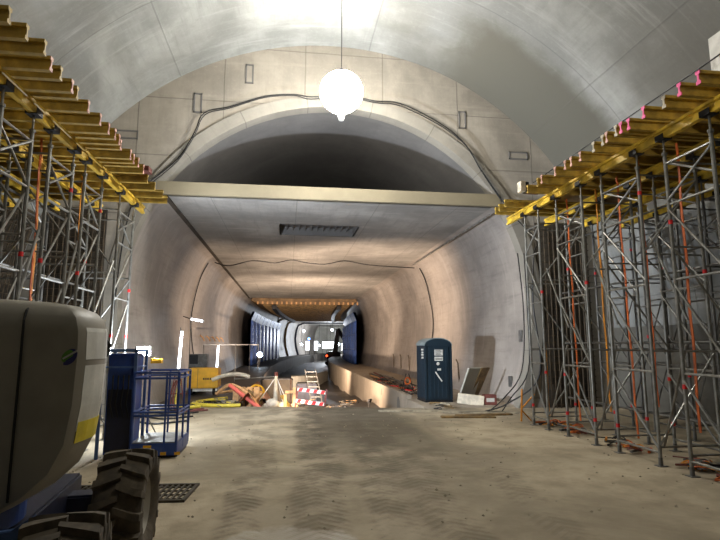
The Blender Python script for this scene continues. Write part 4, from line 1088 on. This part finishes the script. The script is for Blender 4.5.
o.location = (6.0, 16.95, 0.06); o.rotation_euler = (0, Rt(6), Rt(-20))
t = thing('crate', 'small red-brown open crate right of the pale block', 'crate', (6.62, 16.85, 0.06), Rt(-10))
for a, b, c, d in ((-0.2,0.2,-0.17,-0.14),(-0.2,0.2,0.14,0.17),(-0.2,-0.17,-0.14,0.14),(0.17,0.2,-0.14,0.14)): MB().box(a,b,c,d,0,0.32).build('side_panel', M['redbrown'], t)
MB().box(-0.2,0.2,-0.17,0.17,-0.0,0.02).build('bottom', M['redbrown'], t)
MB().box(-0.13,0.13,-0.175,-0.171,0.1,0.22).build('label_plate', M['sticker'], t)
for i, (x, y, L_, rz, w_, m_, ad) in enumerate(((3.9, 15.85, 2.3, -7, 0.22, 'plank', 'long pale'), (5.5, 15.3, 1.8, -16, 0.30, 'plank', 'broad grey'), (5.6, 14.7, 1.7, 4, 0.20, 'timberd', 'narrow dark'), (5.0, 14.35, 1.5, -9, 0.25, 'timberd', 'nearest dark'), (6.3, 15.2, 1.1, -25, 0.2, 'plank', 'short pale'))):
    o = MB().box(-L_/2, L_/2, -w_/2, w_/2, 0, 0.045).build('plank', M[m_], label='%s plank lying flat on the floor in front of the toilet' % ad, cat='plank', group='planks before the toilet', bevel=0.005)
    o.location = (x, y, 0.0); o.rotation_euler = (0, 0, Rt(rz))
heap(4.9, 16.6, 14, 'dark scraps lying just before the toilet', ['dsteel','timberd','plank'], 0.5, 0.0)
# stones and clods on the floor (countless)
m = MB()
for i in range(420):
    y = 2.5 + 13*R.random()**0.8; x = R.uniform(-3.5, 7.5); s_ = R.uniform(0.006, 0.022)*(1.6 if R.random() < 0.08 else 1)
    vs = [(x+s_*R.uniform(.7,1.3), y, s_*0.3), (x-s_, y+s_*R.uniform(.4,1), s_*0.3), (x-s_*0.4, y-s_*R.uniform(.7,1.2), s_*0.3), (x, y, s_*1.1), (x, y, -0.01)]
    m.add(vs, [(0,1,3),(1,2,3),(2,0,3),(1,0,4),(2,1,4),(0,2,4)])
m.build('gravel', M['plank'], label='small stones and clods scattered on the dusty floor', cat='gravel', kind='stuff')

# ------------------------------------------------------------------ formwork carriage deep in the tunnel
FY0, FY1, FZ = 52.0, 84.0, 6.0
t = thing('formwork_carriage', 'timber soffit formwork deck on dark beams deep in the tunnel', 'formwork', (1.7, FY0, 0))
def bx_(x, y): return bend(x, y)-1.7
rows = []
for i in range(17):
    y = FY0+(FY1-FY0)*i/16
    rows.append([(bend(-2.75,y)-1.7, y-FY0, FZ), (bend(6.1,y)-1.7, y-FY0, FZ), (bend(6.8,y)-1.7, y-FY0, SZ0-0.25), (bend(6.6,y)-1.7, y-FY0, SZ0-0.02), (bend(-3.6,y)-1.7, y-FY0, SZ0-0.02), (bend(-3.8,y)-1.7, y-FY0, SZ0-0.25), (bend(-2.75,y)-1.7, y-FY0, FZ)])
m = MB().grid(rows); m.f.append((0,1,2,3,4,5)); k = len(m.v); m.f.append((k-2,k-3,k-4,k-5,k-6,k-7)); m.build('soffit_deck', M['plybrown'], t)
for i in range(22):
    a = -3.3+i*0.47
    MB().box(a-1.5, a-1.5+0.16, -0.15, 0.0, SZ0-0.62, SZ0-0.36).build('joist_end', M['peach'], t)
for i in range(46):
    y = FY0+0.5+i*0.7
    MB().box(bend(-2.6,y)-1.7, bend(6.0,y)-1.7, y-FY0-0.05, y-FY0+0.05, FZ-0.14, FZ-0.001).build('cross_joist', M['timberd'], t)
for xx in (-1.5, 4.9):
    rows = []
    for i in range(17):
        y = FY0-0.2+(FY1-FY0)*i/16; x = bend(xx*1.0,y)-1.7
        rows.append([(x-0.22,y-FY0,FZ-0.14),(x-0.22,y-FY0,FZ-0.5),(x+0.22,y-FY0,FZ-0.5),(x+0.22,y-FY0,FZ-0.14),(x-0.22,y-FY0,FZ-0.14)])
    m = MB().grid(rows); m.f.append((0,1,2,3)); m.build('steel_beam', M['dsteel'], t)
for sgn, lab, x_ in ((-1, 'tall blue steel wall formwork on the left, deep in the tunnel', -3.75), (1, 'tall blue steel wall formwork on the right, deep in the tunnel', 6.75)):
    t = thing('wall_formwork', lab, 'formwork', (x_, FY0, 0))
    for k_ in range(8):
        y0 = FY0+0.6+k_*3.9; y1 = y0+3.7
        xa, xb = bend(x_, y0)-x_, bend(x_, y1)-x_
        zb = -0.0
        m = MB(); rows = [[(xa, y0-FY0, zb), (xa, y0-FY0, 4.4), (xa-sgn*0.35, y0-FY0, 5.3)], [(xb, y1-FY0, zb), (xb, y1-FY0, 4.4), (xb-sgn*0.35, y1-FY0, 5.3)]]
        rows += [[(p[0]+sgn*0.25, p[1], p[2]) for p in r_] for r_ in rows[::-1]]
        rows += [rows[0]]
        m.grid(rows); m.f.append((0,1,2)+tuple(reversed((9,10,11)))) ; m.f.append((3,4,5)+tuple(reversed((6,7,8))))
        pn = m.build('panel', M['formblue'], t)
        rb_ = MB()
        for q in (0.1, 1.5, 3.0, 4.3): rb_.box(xa-0.12 if sgn > 0 else xa-0.0, xa if sgn > 0 else xa+0.12, y0-FY0, y1-FY0, q, q+0.12)
        for q in (0.1, 0.9, 1.8, 2.7): rb_.box(xa-0.16 if sgn > 0 else xa, xa if sgn > 0 else xa+0.16, y0-FY0+q, y0-FY0+q+0.12, 0, 4.4)
        rb_.build('stiffener', M['formblue'], pn)
# far section: frames, pipes and lamps
def far_frame(y, lab, mat):
    pr_ = [(TCX-thalf(max(z,0))+0.15, z) for z in [-0.0, 1.5, 3.3, 5.0, 6.0]] + [(TCX-4.6, 6.5), (TCX+4.6, 6.5)] + [(TCX+thalf(max(z,0))-0.15, z) for z in [6.0, 5.0, 3.3, 1.5, 0.0]]
    return MB().tube([(bend(x, y), y, z) for x, z in pr_], 0.2, 6).build('portal_frame', M[mat], label=lab, cat='frame', group='frames across the far tunnel')
far_frame(87, 'pale frame lining the tunnel just beyond the timber deck', 'panelc')
far_frame(97, 'dark frame across the tunnel, second beyond the timber deck', 'timberd')
far_frame(108, 'dark blue frame across the tunnel, furthest away', 'navy')
# small excavator silhouette at the right of the far section
ex = (bend(6.2, 92), 92.0, 0.06)
t = thing('excavator', 'dark excavator arm and cab at the right of the far tunnel', 'excavator', (bend(4.3, 92), 92, -1.5))
MB().box(-1.3, 1.3, -1.6, 1.6, 0.0, 0.9).build('tracks', M['black'], t, bevel=0.2)
MB().box(-1.2, 1.2, -1.6, 1.4, 0.95, 2.4).build('cab', M['dsteel'], t, bevel=0.15)
MB().bar((0.2, -1.4, 2.0), (0.7, -1.8, 6.2), 0.55, 0.8).build('boom', M['dsteel'], t)
MB().bar((0.7, -1.8, 6.2), (2.0, -2.6, 4.0), 0.4, 0.6).build('dipper', M['dsteel'], t)
far = [(-2.3, 100, 2.1, 'coolbulb', 'cool white'), (-0.6, 112, 1.9, 'coolbulb', 'second cool white'), (0.9, 118, 2.0, 'warmbulb', 'warm white'), (2.4, 120, 2.2, 'coolbulb', 'bright white middle'), (3.5, 121, 2.2, 'coolbulb', 'bright white right'), (-1.2, 95, 4.5, 'coolbulb', 'high left'), (3.9, 95, 4.7, 'coolbulb', 'high right'), (6.0, 104, 1.8, 'coolbulb', 'right wall'), (-1.5, 104, 3.2, 'bluebulb', 'small blue'), (3.5, 88, 0.2, 'redbulb', 'small red'), (5.8, 100, 3.3, 'coolbulb', 'upper right')]
for x, y, z, mt, lab in far:
    t = thing('site_lamp', '%s lamp glowing in the far tunnel' % lab, 'lamp', (bend(x, y), y, z), 0, 'lamps in the far tunnel')
    s_ = 0.34 if 'bright' in lab else (0.22 if mt != 'redbulb' else 0.14)
    MB().lathe([(0.001,-s_)]+[(s_*math.sin(a), -s_*math.cos(a)) for a in [PI*i/8 for i in range(1,8)]]+[(0.001,s_)], 12).build('bulb', M[mt], t, smooth=True)
    MB().tube([(0,0,s_*0.95),(0,0,SZ0-z-0.03)], 0.03, 6).build('cable', M['cable'], t)
t = thing('site_lamp', 'small lamp on the left beside the blue formwork', 'lamp', (-2.6, 50, 1.1))
MB().lathe([(0.001,-.25)]+[(.25*math.sin(a), -.25*math.cos(a)) for a in [PI*i/8 for i in range(1,8)]]+[(0.001,.25)], 12).build('bulb', M['coolbulb'], t, smooth=True)
MB().tube([(0,0,-1.1),(0,0,-0.24)], 0.03, 6).build('stand', M['galv'], t)

for i, (xa, xb, z0, z1) in enumerate(((-3.3, -2.5, 0.9, 2.8), (-1.5, -0.7, 0.9, 2.8), (0.2, 3.2, 1.3, 2.7), (4.2, 6.6, 0.9, 2.3))):  # glowing panels added to make the bright patch deep in the tunnel
    t = thing('glare_panel', 'white glowing panel added for the bright patch far down the tunnel, %s from the left' % words[i], 'glare panel', (bend((xa+xb)/2, 111), 111, -1.5), 0, 'added glowing panels far down the tunnel')
    w_ = (xb-xa)/2
    MB().box(-w_, w_, 0, 0.08, z0+1.5, z1+1.5).build('panel', M['panelglow'], t)
    for x in (-w_, w_): MB().box(x-0.04, x+0.04, 0.0, 0.1, 0, z1+1.55).build('post', M['dsteel'], t)
# ------------------------------------------------------------------ lights
def light(name, ty, loc, energy, color, size=0.3, rot=None, aim=None, spot=None, blend=0.5):
    d = bpy.data.lights.new(name, ty); d.energy = energy; d.color = color
    if ty == 'AREA': d.size = size
    elif ty in ('POINT', 'SPOT'): d.shadow_soft_size = size
    if spot: d.spot_size = math.radians(spot); d.spot_blend = blend
    o_ = bpy.data.objects.new(name, d); col.objects.link(o_); o_.location = loc
    if aim is not None: o_.rotation_euler = (Vector(aim)-Vector(loc)).to_track_quat('-Z', 'Y').to_euler()
    return o_
# floodlight on the stand
light('floodlight_beam', 'SPOT', (FX[0]+0.05, FX[1]-0.12, FX[2]), 5600, (0.80,0.88,1.0), 0.12, aim=(2.8, 19.5, 5.4), spot=112, blend=0.7)
light('floodlight_spill', 'POINT', (FX[0]-0.05, FX[1]+0.25, FX[2]+0.05), 420, (0.85,0.92,1.0), 0.1)
# warm work lamps in the tunnel
def work_lamp(x, y, z, aim, energy, color, lab, spot=140):
    t_ = thing('work_lamp', lab, 'work lamp', (x, y, z))
    d = (Vector(aim)-Vector((x, y, z))).normalized()
    q = d.to_track_quat('-Z', 'Y').to_matrix().to_4x4()
    MB().box(-0.12, 0.12, -0.08, 0.08, 0.0, 0.08, q).build('housing', M['dsteel'], t_, bevel=0.01)
    MB().tube([(0,0,0), (0,0,-0.35)], 0.02, 6).build('stand', M['dsteel'], t_)
    light('work_lamp_beam', 'SPOT', tuple(Vector((x,y,z))+d*0.06), energy, color, 0.15, aim=aim, spot=spot, blend=0.9)
WARM = (1.0, 0.76, 0.57)
work_lamp(-0.9, 21.3, -0.15, (5.0, 30, 4.2), 9500, WARM, 'black work lamp in the pit behind the sacks, facing inwards', 105)
work_lamp(3.8, 24.6, -0.55, (-3.5, 31, 4.2), 3600, WARM, 'black work lamp on the pit floor by the kerb, facing the left lining', 100)
work_lamp(0.9, 34.5, -0.8, (2.0, 46, 6.4), 7500, WARM, 'black work lamp in the middle of the pit further in')
work_lamp(0.9, 17.6, -0.28, (-1.2, 19.4, 0.2), 260, (1.0,0.74,0.5), 'small work lamp at the pit edge lighting the sacks', 110)
light('far_tunnel_glow', 'POINT', (bend(2,112), 112, 3.6), (3000), (0.85,0.92,1.0), 0.4)
light('far_deck_glow', 'POINT', (bend(2,100), 100, 4.5), 420, (0.9,0.93,1.0), 0.4)
# added unseen lamp high in the hall, filling foreground floor and lift side
for x, y in ((2.4, 4.6),):
    light('hall_fill', 'POINT', (x, y, 9.6), 420, (1.0, 0.95, 0.86), 0.5)

w = bpy.data.worlds.new('World'); scene.world = w; w.use_nodes = True
w.node_tree.nodes['Background'].inputs[0].default_value = (0.6, 0.62, 0.65, 1)
w.node_tree.nodes['Background'].inputs[1].default_value = 0.02

# ------------------------------------------------------------------ camera
F = 520.0; U0, V0 = 288.0, 345.0
pit = math.atan((V0-270)/F); yaw = math.atan((360-U0)/F*math.cos(pit))
cd = bpy.data.cameras.new('camera'); cam = bpy.data.objects.new('camera', cd); col.objects.link(cam)
cd.sensor_width = 36; cd.lens = F*36/720; cd.clip_end = 400; cd.clip_start = 0.05
cam.location = (0, 0, 2.0); cam.rotation_euler = (PI/2+pit, 0, -yaw)
scene.camera = cam
vs_ = scene.view_settings
vs_.view_transform = 'Standard'; vs_.look = 'None'; vs_.gamma = 1; vs_.exposure = 0.35; vs_.use_curve_mapping = False
